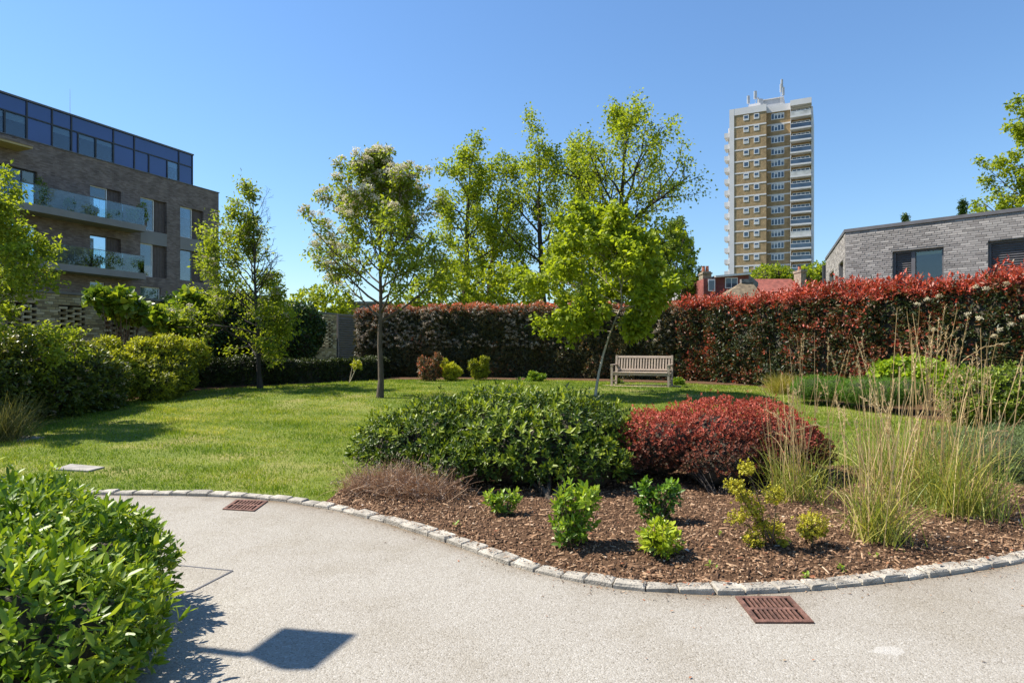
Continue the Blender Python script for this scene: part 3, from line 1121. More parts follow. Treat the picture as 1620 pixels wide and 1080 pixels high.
for i in range(len(lo) - 1):
    a, b = gt(lo[i]) + .045, gt(lo[i + 1]) - .045
    if (lo[i], lo[i + 1]) in clear:
        w = MB().hexa(AF.box(a, b, 13.37, ZTR - .04, gset - .03, gset - .015)).build('window_pane', M['glass'], apt)
        MB().hexa(AF.box(a, b, ZTR - .04 - rng.uniform(.15, .4), ZTR - .04, gset - .12, gset - .1)).build('blind', M['blind'], apt, parent=w)
        MB().hexa(AF.box(a, b, 13.37, 13.5, gset - .85, gset - .8)).build('sill', M['white_paint'], apt, parent=w)
    else:
        MB().hexa(AF.box(a, b, 13.37, ZTR - .04, gset - .04, gset)).build('glazing_panel', M['spandrel_glass'], apt)
    MB().hexa(AF.box(gt(lo[i + 1]) - .04, gt(lo[i + 1]) + .04, 13.37, ZTR - .0385, gset - .08, gset + .05)).build('mullion', M['dark_frame'], apt)
MB().hexa(AF.box(tL, tend + .045, ZTR - .038, ZTR + .038, gset - .07, gset + .045)).build('transom', M['dark_frame'], apt)
MB().hexa(AF.box(tend - .02, tend - .002, 13.37, ZT - .05, -7, gset - .1)).build('glazing_return', M['spandrel_glass'], apt)
MB().hexa(AF.box(tL, tend + .08, ZT - .049, ZT + .05, -8.2, gset + .1)).build('roof_edge', M['grey_frame'], apt)
p0 = np.array(AF.pt(gt(130), 0, -1.5))
MB().tube([p0 + (0, 0, ZT), p0 + (0, 0, ZT + 2.0)], [.018, .008], 5).build('aerial_mast', M['white_paint'], apt)

# ---- grey brick building behind the red hedge
GF = Fac((10.56, 20.0), (0.7, -0.714))
GS = Fac((10.56, 20.0), (-0.37, -0.93))        # side wall, running back from the corner at negative t
ZR = GF.px(1338, 363)[1]
grey = Root('grey_brick_building', (*GF.o, 0), GF.a, label='low flat-roofed grey brick building with dark louvred windows behind the red hedge', cat='building')
M['mortar_grey'] = plain('mortar_grey', (0.24, 0.225, 0.21), 0.95, var=0.15, scale=10)
GB = [(0.0, (0.205, 0.188, 0.175)), (0.35, (0.27, 0.25, 0.235)), (0.75, (0.325, 0.302, 0.283)), (1.0, (0.42, 0.39, 0.36))]
M['grey_brick'] = brick_mat('grey_brick', GB)
M['grey_brick_joined'] = attr_mat('grey_brick_joined', GB, 0.85)
xg = lambda x: GF.px(x, 400)[0]
HW = GF.px(1412, 398)[1]
gw = [(xg(1412), xg(1493), HW - 2.2, HW), (xg(1563), xg(1563) + 1.75, HW - 2.2, HW + .02)]
TG1 = 9.0
mb = MB()
GF.wall(mb, 0.0, TG1, 0.0, ZR - .10, gw, -0.30, 0.0)
sg = lambda x: GS.px(x, 420)[0]
gsw = [(sg(1327.6), sg(1334.5), 2.0, GS.px(1331, 415)[1]), (sg(1312.5), sg(1319.5), 2.0, GS.px(1316, 430)[1])]
TS = GS.px(1307, 408)[0]
GS.wall(mb, TS, -0.302, 0.0, ZR - .10, gsw, -0.30, 0.0)
mb.build('wall', M['mortar_grey'], grey)
MB().hexa(GF.box(-.04, TG1, ZR - .099, ZR, -0.42, 0.045)).build('coping', M['grey_frame'], grey)
MB().hexa(GS.box(TS - .03, -0.05, ZR - .098, ZR - .001, -0.42, 0.045)).build('coping', M['grey_frame'], grey)
_far = GS.pt(TS, 0, -.3)
_ra = [GF.pt(.1, 0, -.35), GF.pt(TG1, 0, -.35), GF.pt(TG1, 0, -8), _far]
MB().prism([(p[0], p[1]) for p in _ra], ZR - .35, ZR - .25).build('roof', M['grey_frame'], grey)


def brick_mesh(name, L, H, D):
    c = 0.004
    mb = MB()
    mb.hexa([(-L / 2, -D, -H / 2), (L / 2, -D, -H / 2), (L / 2, 0, -H / 2), (-L / 2, 0, -H / 2), (-L / 2, -D, H / 2), (L / 2, -D, H / 2), (L / 2, 0, H / 2), (-L / 2, 0, H / 2)])
    for i in (0, 1, 4, 5):       # front face drawn in a little
        x, y, z = mb.V[i]
        mb.V[i] = (x * (1 - c * 2 / L), y, z * (1 - c * 2 / H))
    me = bpy.data.meshes.new(name)
    me.from_pydata(mb.V, [], mb.F)
    me.update()
    return me


def lay_bricks(F, root, rows, single, mat, mat_joined, bl, bh, depth, seed, name='brick'):
    """rows: list of (t, z, length); the ones for which single() holds (at most 300) become own objects"""
    r = np.random.default_rng(seed)
    shared = {}
    rest = MB()
    vals = []
    n1 = 0
    for (t, z, L) in rows:
        pr = r.uniform(-.003, .004)
        if single(t, z) and n1 < 300:
            k = round(L, 3)
            if k not in shared:
                shared[k] = brick_mesh(name, L, bh, depth)
                shared[k].materials.append(mat)
            o = bpy.data.objects.new(name, shared[k])
            col.objects.link(o)
            o.parent = root.o
            q = root.local(np.array([F.pt(t, z, pr)]))[0]
            o.location = tuple(q)
            o.rotation_euler = (r.normal(0, .006), r.normal(0, .004), F.a - math.atan2(root.s, root.c))
            n1 += 1
        else:
            rest.hexa(F.box(t - L / 2, t + L / 2, z - bh / 2, z + bh / 2, 0.0, depth + pr))
            vals += [np.clip(r.random(), 0, 1)] * 8
    if rest.V:
        o = rest.build(name + 's', mat_joined, root, kind='stuff')
        a = o.data.attributes.new('v', 'FLOAT', 'POINT')
        a.data.foreach_set('value', np.array(vals, np.float32))


def bond(t0, t1, z0, z1, bl, bh, j, holes, seed):
    r = np.random.default_rng(seed)
    out = []
    z = z0 + bh / 2
    k = 0
    while z < z1 - bh / 2 + 1e-6:
        t = t0 - (bl + j) * ([0, .5, .25, .72][k % 4])
        while t < t1:
            a, b = max(t, t0), min(t + bl, t1)
            segs = [(a, b)]
            for h in holes:
                if h[2] - bh / 2 < z < h[3] + bh / 2:
                    ns = []
                    for (p, q) in segs:
                        if q <= h[0] or p >= h[1]:
                            ns.append((p, q))
                        else:
                            if p < h[0]:
                                ns.append((p, h[0]))
                            if q > h[1]:
                                ns.append((h[1], q))
                    segs = ns
            for (p, q) in segs:
                if q - p > 0.035:
                    out.append(((p + q) / 2, z, q - p))
            t += bl + j
        z += bh + j
        k += 1
    return out


rows = bond(0.0, TG1, 2.6, ZR - .105, 0.235, 0.052, 0.01, gw, 3)
lay_bricks(GF, grey, rows, lambda t, z: z > 3.55 and .3 < t < 2.9, M['grey_brick'], M['grey_brick_joined'], 0.235, 0.052, 0.012, 4)
rows = bond(TS, 0.0, 2.6, ZR - .105, 0.235, 0.052, 0.01, gsw, 5)
rows = [q for q in rows]
rest = MB()
vals = []
for (t, z, L) in rows:
    rest.hexa(GS.box(t - L / 2, t + L / 2, z - .026, z + .026, 0.0, .012 + rng.uniform(-.003, .004)))
    vals += [rng.random()] * 8
o = rest.build('side_bricks', M['grey_brick_joined'], grey, kind='stuff')
o.data.attributes.new('v', 'FLOAT', 'POINT').data.foreach_set('value', np.array(vals, np.float32))
# windows: louvred shutter and pane in one dark frame
for (t0, t1, z0, z1), sp in zip(gw, (0.40, 0.62)):
    tm = t0 + (t1 - t0) * sp
    mb = MB()
    fw = .06
    mb.hexa(GF.box(t0, t1, z1 - fw, z1, -.2, -.1)).hexa(GF.box(t0, t1, z0, z0 + fw, -.2, -.1))
    mb.hexa(GF.box(t0, t0 + fw, z0 + fw, z1 - fw, -.2, -.1)).hexa(GF.box(t1 - fw, t1, z0 + fw, z1 - fw, -.2, -.1))
    mb.hexa(GF.box(tm - .05, tm + .05, z0 + fw, z1 - fw, -.2, -.098))
    w = mb.build('window', M['grey_frame'], grey)
    MB().hexa(GF.box(tm + .05, t1 - fw, z0 + fw, z1 - fw, -.17, -.155)).build('pane', M['glass'], grey, parent=w)
    MB().hexa(GF.box(t0, t1, z0, z1, -1.5, -1.45)).build('room_back', M['room'], grey, parent=w)
    MB().hexa(GF.box(t0 + fw, tm - .05, z0 + fw, z1 - fw, -.2, -.18)).build('shutter', M['grey_frame'], grey, parent=w)
    z = z0 + fw + .03
    while z < z1 - fw - .02:
        p = GF.box(t0 + fw + .005, tm - .055, z, z + .012, -.178, -.135)
        for i in (0, 1, 4, 5):
            p[i] = (p[i][0], p[i][1], p[i][2] - .028)
        MB().hexa(p).build('slat', M['grey_frame'], grey, parent=w)
        z += .065
for (t0, t1, z0, z1) in gsw:
    casement(GS, grey, t0, t1, z0, z1, .12, .05, M['grey_frame'], M['glass'])
t9 = GS.px(1306.5, 430)[0]
q = np.array(GS.pt(TS - .1, 0, .06))
MB().tube([q + (0, 0, 0), q + (0, 0, GS.px(1307, 419)[1])], [.09, .09], 8).build('downpipe', M['dark_frame'], grey)

# ---- yellow stock brick garden wall with pierced panels
WF = Fac((-12.6, 18.0), (0.393, 0.92))
ZW = 3.22
wall = Root('garden_wall', (*WF.o, 0), WF.a, label='yellow stock brick garden wall with pierced openings and a flat coping', cat='wall')
M['mortar_yellow'] = plain('mortar_yellow', (0.24, 0.205, 0.15), 0.95, var=0.15, scale=10)
YB = [(0.0, (0.19, 0.155, 0.09)), (0.35, (0.33, 0.27, 0.145)), (0.7, (0.45, 0.38, 0.21)), (1.0, (0.58, 0.51, 0.34))]
M['yellow_brick'] = brick_mat('yellow_brick', YB)
M['yellow_brick_joined'] = attr_mat('yellow_brick_joined', YB, 0.9)
M['coping'] = plain('coping_stone', (0.20, 0.185, 0.16), 0.9, var=0.15, scale=4)
BH, JT = 0.065, 0.010
PAN = [(-1.62, -.86, 1.9, 2.84), (-.30, .44, 1.9, 2.84), (.98, 2.06, 1.9, 2.84), (2.6, 3.6, 1.9, 2.84), (10.35, 11.45, 1.65, 2.9)]
TW0, TW1 = -6.0, 11.72
mb = MB()
WF.wall(mb, TW0, TW1, 0.0, ZW - .07, PAN, -0.21, -0.004)
mb.build('wall_core', M['mortar_yellow'], wall)
MB().hexa(WF.box(TW0, TW1 + .03, ZW - .069, ZW, -0.27, 0.05)).build('coping', M['coping'], wall)
rows = bond(TW0, TW1, 0.9, ZW - .07, 0.215, BH, JT, PAN, 9)
lay_bricks(WF, wall, [q for q in rows if q[1] > 1.2], lambda t, z: z > 1.75 and -1.0 < t < 2.3, M['yellow_brick'], M['yellow_brick_joined'], .215, BH, 0.008, 6)
MB().hexa(WF.box(TW0, TW1, 0, 3.1, -1.25, -1.15)).hexa(WF.box(TW0, TW1, 3.101, 3.14, -1.25, -.28)).build('store_back', M['dark_frame'], wall)  # added panel and lid that block the sun so the pierced holes go dark
# full-depth bricks with gaps in the pierced panels
lat = brick_mesh('lattice_brick', 0.235, BH + .008, 0.19)
lat.materials.append(M['yellow_brick'])
for (t0, t1, z0, z1) in PAN:
    z = z0 + BH / 2 + .004
    k = 0
    while z < z1:
        t = t0 - .06 + (0.195 if k % 2 else 0)
        while t < t1 + .05:
            a, b = max(t - .1175, t0 - .02), min(t + .1175, t1 + .02)
            if b - a > .05:
                o = bpy.data.objects.new('lattice_brick', lat)
                col.objects.link(o)
                o.parent = wall.o
                q = wall.local(np.array([WF.pt((a + b) / 2, z, -.003)]))[0]
                o.location = (q[0], q[1] + .19, q[2])
                o.scale = ((b - a) / .235, 1, 1)
            t += 0.39
        z += BH + JT + .0005
        k += 1

# ---- louvred bin store gate at the end of the wall and the shed roof behind
LF = Fac(WF.pt(0, 0, -.05)[:2], WF.e)
lt0, lt1 = 11.86, 14.15
gate = Root('louvred_gate', LF.pt(lt0, 0), LF.a, label='grey louvred screen beside the pierced end of the brick wall', cat='screen')
M['louvre_grey'] = plain('louvre_grey', (0.17, 0.155, 0.15), 0.6, var=0.1)
mb = MB()
for a, b in ((lt0, lt0 + .07), (lt1 - .07, lt1)):
    mb.hexa(LF.box(a, b, 0.3, 3.22, -.08, .03))
mb.hexa(LF.box(lt0 + .07, lt1 - .07, 3.14, 3.22, -.08, .029)).build('frame', M['louvre_grey'], gate)
MB().hexa(LF.box(lt0 + .07, lt1 - .07, .3, 3.138, -.08, -.06)).build('back_panel', M['louvre_grey'], gate)
z = 0.5
while z < 3.08:
    p = LF.box(lt0 + .072, lt1 - .072, z, z + .02, -.058, .02)
    for i in (0, 1, 4, 5):
        p[i] = (p[i][0], p[i][1], p[i][2] - .05)
    MB().hexa(p).build('slat', M['louvre_grey'], gate)
    z += .105
mb = MB()
mb.hexa(LF.box(lt1 + .01, lt1 + 1.3, .3, 3.2, -.1, -.02))
sh = Root('fence_panel', LF.pt(lt1 + .01, 0), LF.a, label='plain dark panel between the louvred screen and the flowering hedge', cat='panel')
mb.build('panel', M['dark_frame'], sh)

M['slate'] = plain('slate', (0.2, 0.19, 0.185), 0.8, var=0.2, scale=3, bump=.4, bscale=14)
shed = Root('outbuilding', (-9.0, 35.5, 0), label='plain grey flat-roofed outbuilding behind the louvred screen', cat='outbuilding')
a, b = px(536, 480, 35)[0], px(612, 480, 35)[0]
zt = px(0, 477, 35)[2]
MB().box(a, b, 35, 39, 0, zt - .12).build('wall', M['slate'], shed)
MB().box(a - .1, b + .1, 34.9, 39.1, zt - .119, zt).build('roof_edge', M['coping'], shed)

# ---- tower block
TF = Fac((56.3, 140.0), (0.895, -0.447))
tower = Root('tower_block', (*TF.o, 0), TF.a, label='tall tan brick tower block with white bands and stacked glazed balconies', cat='tower')
M['tan_brick'] = brick_wall_mat('tan_brick', (0.32, 0.215, 0.11), (0.41, 0.29, 0.155), (0.27, 0.2, 0.11))
M['tower_white'] = plain('tower_white', (0.62, 0.60, 0.59), 0.7, var=0.05, scale=.3)
M['upvc'] = plain('upvc', (0.78, 0.78, 0.78), 0.4, var=0.02)
M['tower_glass'] = plain('tower_glass', (0.05, 0.075, 0.11), 0.08, var=0.3, scale=.35, spec=0.8)
M['curtain'] = plain('curtain', (0.5, 0.5, 0.48), 0.9, var=0.2, scale=.7)
tt = lambda x, o=0.0: TF.px(x, 300, o)[0]
T_L, T_A, T_R0, T_R1, T_E = tt(1154), tt(1161.5), 0.0, tt(1250), tt(1283)
ZTOP = 55.8
DEPTH = -15.0
REC = -1.9
FH = 2.612
ZC0 = 53.45
NF = 21
mb = MB()
mb.hexa(TF.box(T_A, T_R0, 0, 54.3, DEPTH, 0)).hexa(TF.box(T_R0 + .001, T_E, 0, 54.3, DEPTH, REC)).build('wall', M['tan_brick'], tower)
mb = MB()
mb.hexa(TF.box(T_L, T_A - .001, 0, ZTOP, DEPTH, 0.12)).hexa(TF.box(T_A, T_R0 + .03, 54.301, ZTOP - .001, DEPTH, 0.1)).hexa(TF.box(T_R0 + .031, T_E + .05, 54.302, ZTOP - .002, DEPTH, REC + .35))
mb.hexa(TF.box(T_E + .001, T_E + .35, 0, 54.3, DEPTH, REC + .3))
mb.hexa(TF.box(T_R1, T_E + .1, 54.6, ZTOP - .003, REC + .351, -0.1))
mb.build('concrete_frame', M['tower_white'], tower)
for k in range(NF):
    zc = ZC0 - FH * k
    if zc < 1:
        break
    if k:
        MB().hexa(TF.box(T_A, T_R0 + .02, zc + .62, zc + .92, 0.001, 0.05)).build('floor_band', M['tower_white'], tower)
        MB().hexa(TF.box(T_R0 + .002, T_R1, zc + .62, zc + .92, REC + .001, REC + .06)).build('floor_band', M['tower_white'], tower)
    for a, b in ((1176.3, 1184.5), (1192.7, 1201)):
        t0, t1 = tt(a), tt(b)
        mb = MB()
        mb.hexa(TF.box(t0, t1, zc - .58, zc + .58, 0.002, 0.07))
        w = mb.build('window', M['upvc'], tower)
        MB().hexa(TF.box(t0 + .13, t1 - .13, zc - .42, zc + .46, 0.0705, 0.08)).build('pane', M['tower_glass'], tower, parent=w)
        if rng.random() < .5:
            MB().hexa(TF.box(t0 + .13, t1 - .13, zc - .42, zc - .42 + rng.uniform(.2, .5), 0.0805, 0.085)).build('blind', M['curtain'], tower, parent=w)
    t0, t1 = tt(1220, REC), tt(1240.5, REC)
    w = MB().hexa(TF.box(t0, t1, zc - .75, zc + .6, REC + .002, REC + .07)).build('window', M['upvc'], tower)
    for i in range(4):
        a, b = t0 + (t1 - t0) * (i + .13) / 4, t0 + (t1 - t0) * (i + .87) / 4
        MB().hexa(TF.box(a, b, zc - .62, zc + .5, REC + .0705, REC + .08)).build('pane', M['tower_glass'], tower, parent=w)
        if rng.random() < .6:
            MB().hexa(TF.box(a, b, zc + .1, zc + .5, REC + .0805, REC + .085)).build('curtain', M['curtain'], tower, parent=w)
    # balcony: slab, cheek wall, glazed rail, window wall behind
    b_ = MB().hexa(TF.box(T_R1, T_E + .06, zc - 1.45, zc - 1.12, REC + .001, -0.05)).build('balcony', M['tower_white'], tower)
    MB().hexa(TF.box(T_R1, T_R1 + .12, zc - 1.119, zc + 1.1, REC + .001, -.8)).build('balcony_cheek', M['tower_white'], tower, parent=b_)
    MB().hexa(TF.box(T_R1 + .1, T_E, zc - 1.119, zc - .25, -.16, -.1)).build('balcony_glass', M['tower_glass'] if k % 5 else M['curtain'], tower, parent=b_)
    MB().hexa(TF.box(T_R1 + .1, T_E, zc - .249, zc - .17, -.18, -.08)).build('handrail', M['upvc'], tower, parent=b_)
    ww = MB().hexa(TF.box(T_R1 + .3, T_E - .25, zc - 1.0, zc + .75, REC + .002, REC + .06)).build('window_wall', M['upvc'], tower, parent=b_)
    e = np.linspace(T_R1 + .4, T_E - .35, 5)
    for i in range(4):
        MB().hexa(TF.box(e[i] + .06, e[i + 1] - .06, zc - .9, zc + .65, REC + .0605, REC + .07)).build('balcony_pane', M['tower_glass'], tower, parent=b_)
    # open balconies on the side wing
    if k > 0:
        s_ = MB().hexa(TF.box(T_L - 1.15, T_L - .001, zc - 1.15, zc - .15, -3.2, -.2)).build('side_balcony', M['tower_white'], tower)
        MB().hexa(TF.box(T_L - .5, T_L - .001, zc - .149, zc + 1.44, -3.2, -1.9)).build('side_wall', M['tower_white'], tower, parent=s_)
M['plant_grey'] = plain('plant_grey', (0.42, 0.43, 0.44), .7, var=.1, scale=.5)
MB().hexa(TF.box(tt(1206, -5), tt(1239, -5), ZTOP - .1, ZTOP + 2.7, -9, -5)).build('plant_room', M['plant_grey'], tower)
MB().hexa(TF.box(tt(1205, -5), tt(1240, -5), ZTOP + 2.701, ZTOP + 2.85, -9.2, -4.8)).build('plant_roof', M['tower_white'], tower)
MB().hexa(TF.box(tt(1185, -3), tt(1203, -3), ZTOP - .1, ZTOP + 1.6, -5, -3)).build('equipment_cabin', M['tower_white'], tower)
for (x, h, w_) in ((1184, 4.2, .28), (1195, 5.0, .3), (1199, 3.4, .12), (1203.5, 3.0, .5), (1237, 6.6, .2), (1235, 5.6, .12), (1239, 4.8, .25)):
    q = np.array(TF.pt(tt(x, -4), 0, -4))
    mb = MB().tube([q + (0, 0, ZTOP - .2), q + (0, 0, ZTOP + h)], [.06, .04], 6)
    mb.box(q[0] - w_, q[0] + w_, q[1] - .15, q[1] + .15, ZTOP + h - 2.0, ZTOP + h - .2)
    mb.build('antenna', M['plant_grey'], tower)

# ---- red brick house, tiled roof house and the far slate roof
M['red_brick'] = brick_wall_mat('red_brick', (0.20, 0.05, 0.045), (0.27, 0.08, 0.07), (0.2, 0.14, 0.12))
M['pot'] = plain('terracotta', (0.40, 0.13, 0.07), .8, var=.2, scale=5)
M['brown_tile'] = plain('brown_tile', (0.17, 0.13, 0.08), .9, var=.3, scale=4, bump=.4, bscale=20)
M['stone_stack'] = plain('stone_stack', (0.25, 0.2, 0.15), .9, var=.25, scale=5)
D = 46.0
house = Root('red_house', px(1155, 560, D) * (1, 1, 0), label='dark red brick house with flat dormer and paired chimney pots above the hedge', cat='house')
X = lambda x, d=D: px(x, 0, d)[0]
Z = lambda y, d=D: px(0, y, d)[2]
mb = MB().box(X(1113), X(1131.5), D, D + 6, 0, Z(441))
mb.box(X(1131.6), X(1187), D + .3, D + 6, 0, Z(439))
mb.build('wall', M['red_brick'], house)
mb = MB().hexa([(X(1131), D - .1, Z(438.9)), (X(1187.5), D - .1, Z(433.9)), (X(1187.5), D + 6, Z(433.9)), (X(1131), D + 6, Z(438.9)),
                (X(1131), D - .1, Z(436)), (X(1187.5), D - .1, Z(431)), (X(1187.5), D + 6, Z(431)), (X(1131), D + 6, Z(436))])
mb.build('dormer_roof', M['white_paint'], house)
MB().hexa([(X(1131.7), D + .301, Z(439.1)), (X(1187), D + .301, Z(439.1)), (X(1187), D + 5.9, Z(439.1)), (X(1131.7), D + 5.9, Z(439.1)),
           (X(1131.7), D + .301, Z(438.95)), (X(1187), D + .301, Z(434)), (X(1187), D + 5.9, Z(434)), (X(1131.7), D + 5.9, Z(438.95))]).build('dormer_gable', M['red_brick'], house)
# dark slope running down from the dormer
MB().hexa([(X(1187.1), D + .4, Z(455)), (X(1203), D + .4, Z(455)), (X(1203), D + 5, Z(455)), (X(1187.1), D + 5, Z(455)),
           (X(1187.1), D + .4, Z(432)), (X(1203), D + .4, Z(446)), (X(1203), D + 5, Z(446)), (X(1187.1), D + 5, Z(432))]).build('side_roof', M['slate'], house)
for (a, b, c_, d_, dy) in ((1120, 1131, 441.5, 460.5, 0), (1149, 1169, 438.5, 455.5, .3)):
    o = MB().box(X(a), X(b), D + dy - .06, D + dy - .001, Z(d_), Z(c_)).build('window', M['upvc'], house)
    if b - a > 15:
        m_ = (a + b) / 2
        MB().box(X(a + 1.3), X(m_ - .6), D + dy - .07, D + dy - .061, Z(d_ - 1.3), Z(c_ + 1.3)).build('pane', M['tower_glass'], house, parent=o)
        MB().box(X(m_ + .6), X(b - 1.3), D + dy - .07, D + dy - .061, Z(d_ - 1.3), Z(c_ + 1.3)).build('pane', M['tower_glass'], house, parent=o)
    else:
        MB().box(X(a + 1.3), X(b - 1.3), D + dy - .07, D + dy - .061, Z(d_ - 1.3), Z(c_ + 2.5)).build('pane', M['tower_glass'], house, parent=o)
ch = MB().box(X(1113.5), X(1127), D + .2, D + 1.2, Z(442), Z(433)).box(X(1112.5), X(1128), D + .1, D + 1.3, Z(432.9), Z(430.5)).box(X(1114), X(1126.5), D + .25, D + 1.15, Z(430.4), Z(428.5)).build('chimney', M['stone_stack'], house)
for x in (1117.5, 1123.5):
    MB().tube([(X(x), D + .7, Z(428.6)), (X(x), D + .7, Z(420.5)), (X(x), D + .7, Z(419))], [.14, .11, .13], 8).build('chimney_pot', M['pot'], house, parent=ch)
# hipped lower roof in front
d2 = 43.0
low = Root('lean_to', px(1170, 560, d2) * (1, 1, 0), label='brown tiled hipped roof in front of the red brick house', cat='house')
ax, bx_, tx_ = px(1136, 475, d2), px(1215, 475, d2), px(1180, 446, d2 + 2)
MB().box(ax[0] + .2, bx_[0] - .2, d2 + .2, d2 + 2.7, 0, ax[2]).build('wall', M['red_brick'], low)
mb = MB()
mb.V = [(ax[0], d2, ax[2]), (bx_[0], d2, ax[2]), (bx_[0], d2 + 2.9, ax[2]), (ax[0], d2 + 2.9, ax[2]), (tx_[0] - .3, d2 + 1.8, tx_[2]), (tx_[0] + .3, d2 + 1.8, tx_[2])]
mb.F = [(0, 1, 5, 4), (1, 2, 5), (2, 3, 4, 5), (3, 0, 4), (3, 2, 1, 0)]
mb.build('roof', M['brown_tile'], low)
MB().box(tx_[0] - .45, tx_[0] + .45, d2 + 1.6, d2 + 1.95, tx_[2] - .1, tx_[2] + .16).build('ridge_cap', M['slate'], low)

d3 = 55.0
th = Root('tiled_house', px(1240, 560, d3) * (1, 1, 0), label='house with red tiled roof and tall chimney in front of the tower', cat='house')
M['red_tile'] = plain('red_tile', (0.36, 0.115, 0.08), .85, var=.2, scale=3, bump=.3, bscale=10)
x0, x1 = X(1196, d3), X(1276, d3)
zr, ze = Z(436, d3), Z(462, d3)
MB().box(x0 + .1, x1 - .1, d3 + .3, d3 + 6, 0, ze).build('wall', M['red_brick'], th)
nr = 12
for i in range(nr):        # tile courses, each overlapping the one below
    f0, f1 = i / nr, (i + 1) / nr
    y0_, y1_ = d3 + 3 * f0, d3 + 3 * f1 + .04
    za, zb = ze + (zr - ze) * f0, ze + (zr - ze) * f1
    MB().hexa([(x0, y0_, za), (x1, y0_, za), (x1, y1_, zb), (x0, y1_, zb), (x0, y0_, za + .06), (x1, y0_, za + .06), (x1, y1_, zb + .03), (x0, y1_, zb + .03)]).build('tile_course', M['red_tile'], th)
MB().hexa([(x0, d3 + 3.05, zr), (x1, d3 + 3.05, zr), (x1, d3 + 6, ze), (x0, d3 + 6, ze), (x0, d3 + 3.05, zr + .05), (x1, d3 + 3.05, zr + .05), (x1, d3 + 6, ze + .05), (x0, d3 + 6, ze + .05)]).build('rear_slope', M['red_tile'], th)
ch = MB().box(X(1275.5, d3), X(1284, d3), d3 + 1, d3 + 2.4, 0, Z(428, d3)).box(X(1274.5, d3), X(1285, d3), d3 + .9, d3 + 2.5, Z(427.9, d3), Z(424, d3)).build('chimney', M['stone_stack'], th)
MB().tube([(X(1279, d3), d3 + 1.7, Z(424.2, d3)), (X(1279, d3), d3 + 1.7, Z(419, d3)), (X(1279, d3), d3 + 1.7, Z(417.5, d3))], [.17, .13, .15], 8).build('chimney_pot', M['pot'], th, parent=ch)

d4 = 52.0
sr = Root('slate_roof_house', px(1085, 560, d4) * (1, 1, 0), label='house with pale grey slate roof behind the leafy trees beside the red house', cat='house')
M['pale_slate'] = plain('pale_slate', (0.30, 0.29, 0.28), .85, var=.15, scale=2, bump=.3, bscale=12)
x0, x1 = X(1040, d4), X(1117, d4)
MB().box(x0 + .2, x1 - .2, d4 + .3, d4 + 7, 0, Z(480, d4)).build('wall', M['red_brick'], sr)
MB().hexa([(x0, d4, Z(478, d4)), (x1, d4, Z(478, d4)), (x1, d4 + 3.5, Z(446, d4)), (x0, d4 + 3.5, Z(452, d4)),
           (x0, d4, Z(477, d4)), (x1, d4, Z(477, d4)), (x1, d4 + 3.5, Z(445, d4)), (x0, d4 + 3.5, Z(451, d4))]).build('roof', M['pale_slate'], sr)
# ------------------------------------------------------------------ hedges
M['photinia'] = leaf_mat('photinia_leaf', [(0.0, (0.02, 0.035, 0.010)), (0.34, (0.045, 0.06, 0.016)), (0.5, (0.12, 0.055, 0.022)), (0.68, (0.22, 0.065, 0.034)), (0.85, (0.31, 0.05, 0.034)), (1.0, (0.42, 0.10, 0.065))], 0.45, 0.24, 0.4, tcol=(1.4, 0.9, 0.6), gain=(1.3, 1.3, 1.2))
M['photinia_old'] = leaf_mat('photinia_old_leaf', [(0.0, (0.025, 0.032, 0.014)), (0.4, (0.06, 0.06, 0.025)), (0.65, (0.13, 0.09, 0.05)), (0.85, (0.30, 0.12, 0.07)), (1.0, (0.48, 0.13, 0.08))], 0.35, 0.22, 0.5, tcol=(1.4, 1.0, 0.6), gain=(1.75, 1.7, 1.5))
M['petal'] = leaf_mat('cream_petal', [(0.0, (0.48, 0.41, 0.25)), (0.5, (0.66, 0.60, 0.42)), (1.0, (0.80, 0.76, 0.62))], 0.7, 0.3, 0.2, tcol=(1, 1, 1), gain=(1, 1, 1))
M['petal_dull'] = leaf_mat('faded_petal', [(0.0, (0.28, 0.2, 0.14)), (0.5, (0.42, 0.34, 0.25)), (1.0, (0.58, 0.52, 0.42))], 0.8, 0.2, 0.2, tcol=(1, 1, 1), gain=(1, 1, 1))


def poly_path(pts, n):
    pts = np.array(pts, float)
    c = np.concatenate([[0], np.cumsum(np.linalg.norm(np.diff(pts, axis=0), axis=1))])
    s = np.linspace(0, c[-1], n)
    return np.stack([np.interp(s, c, pts[:, 0]), np.interp(s, c, pts[:, 1])], -1), c[-1]


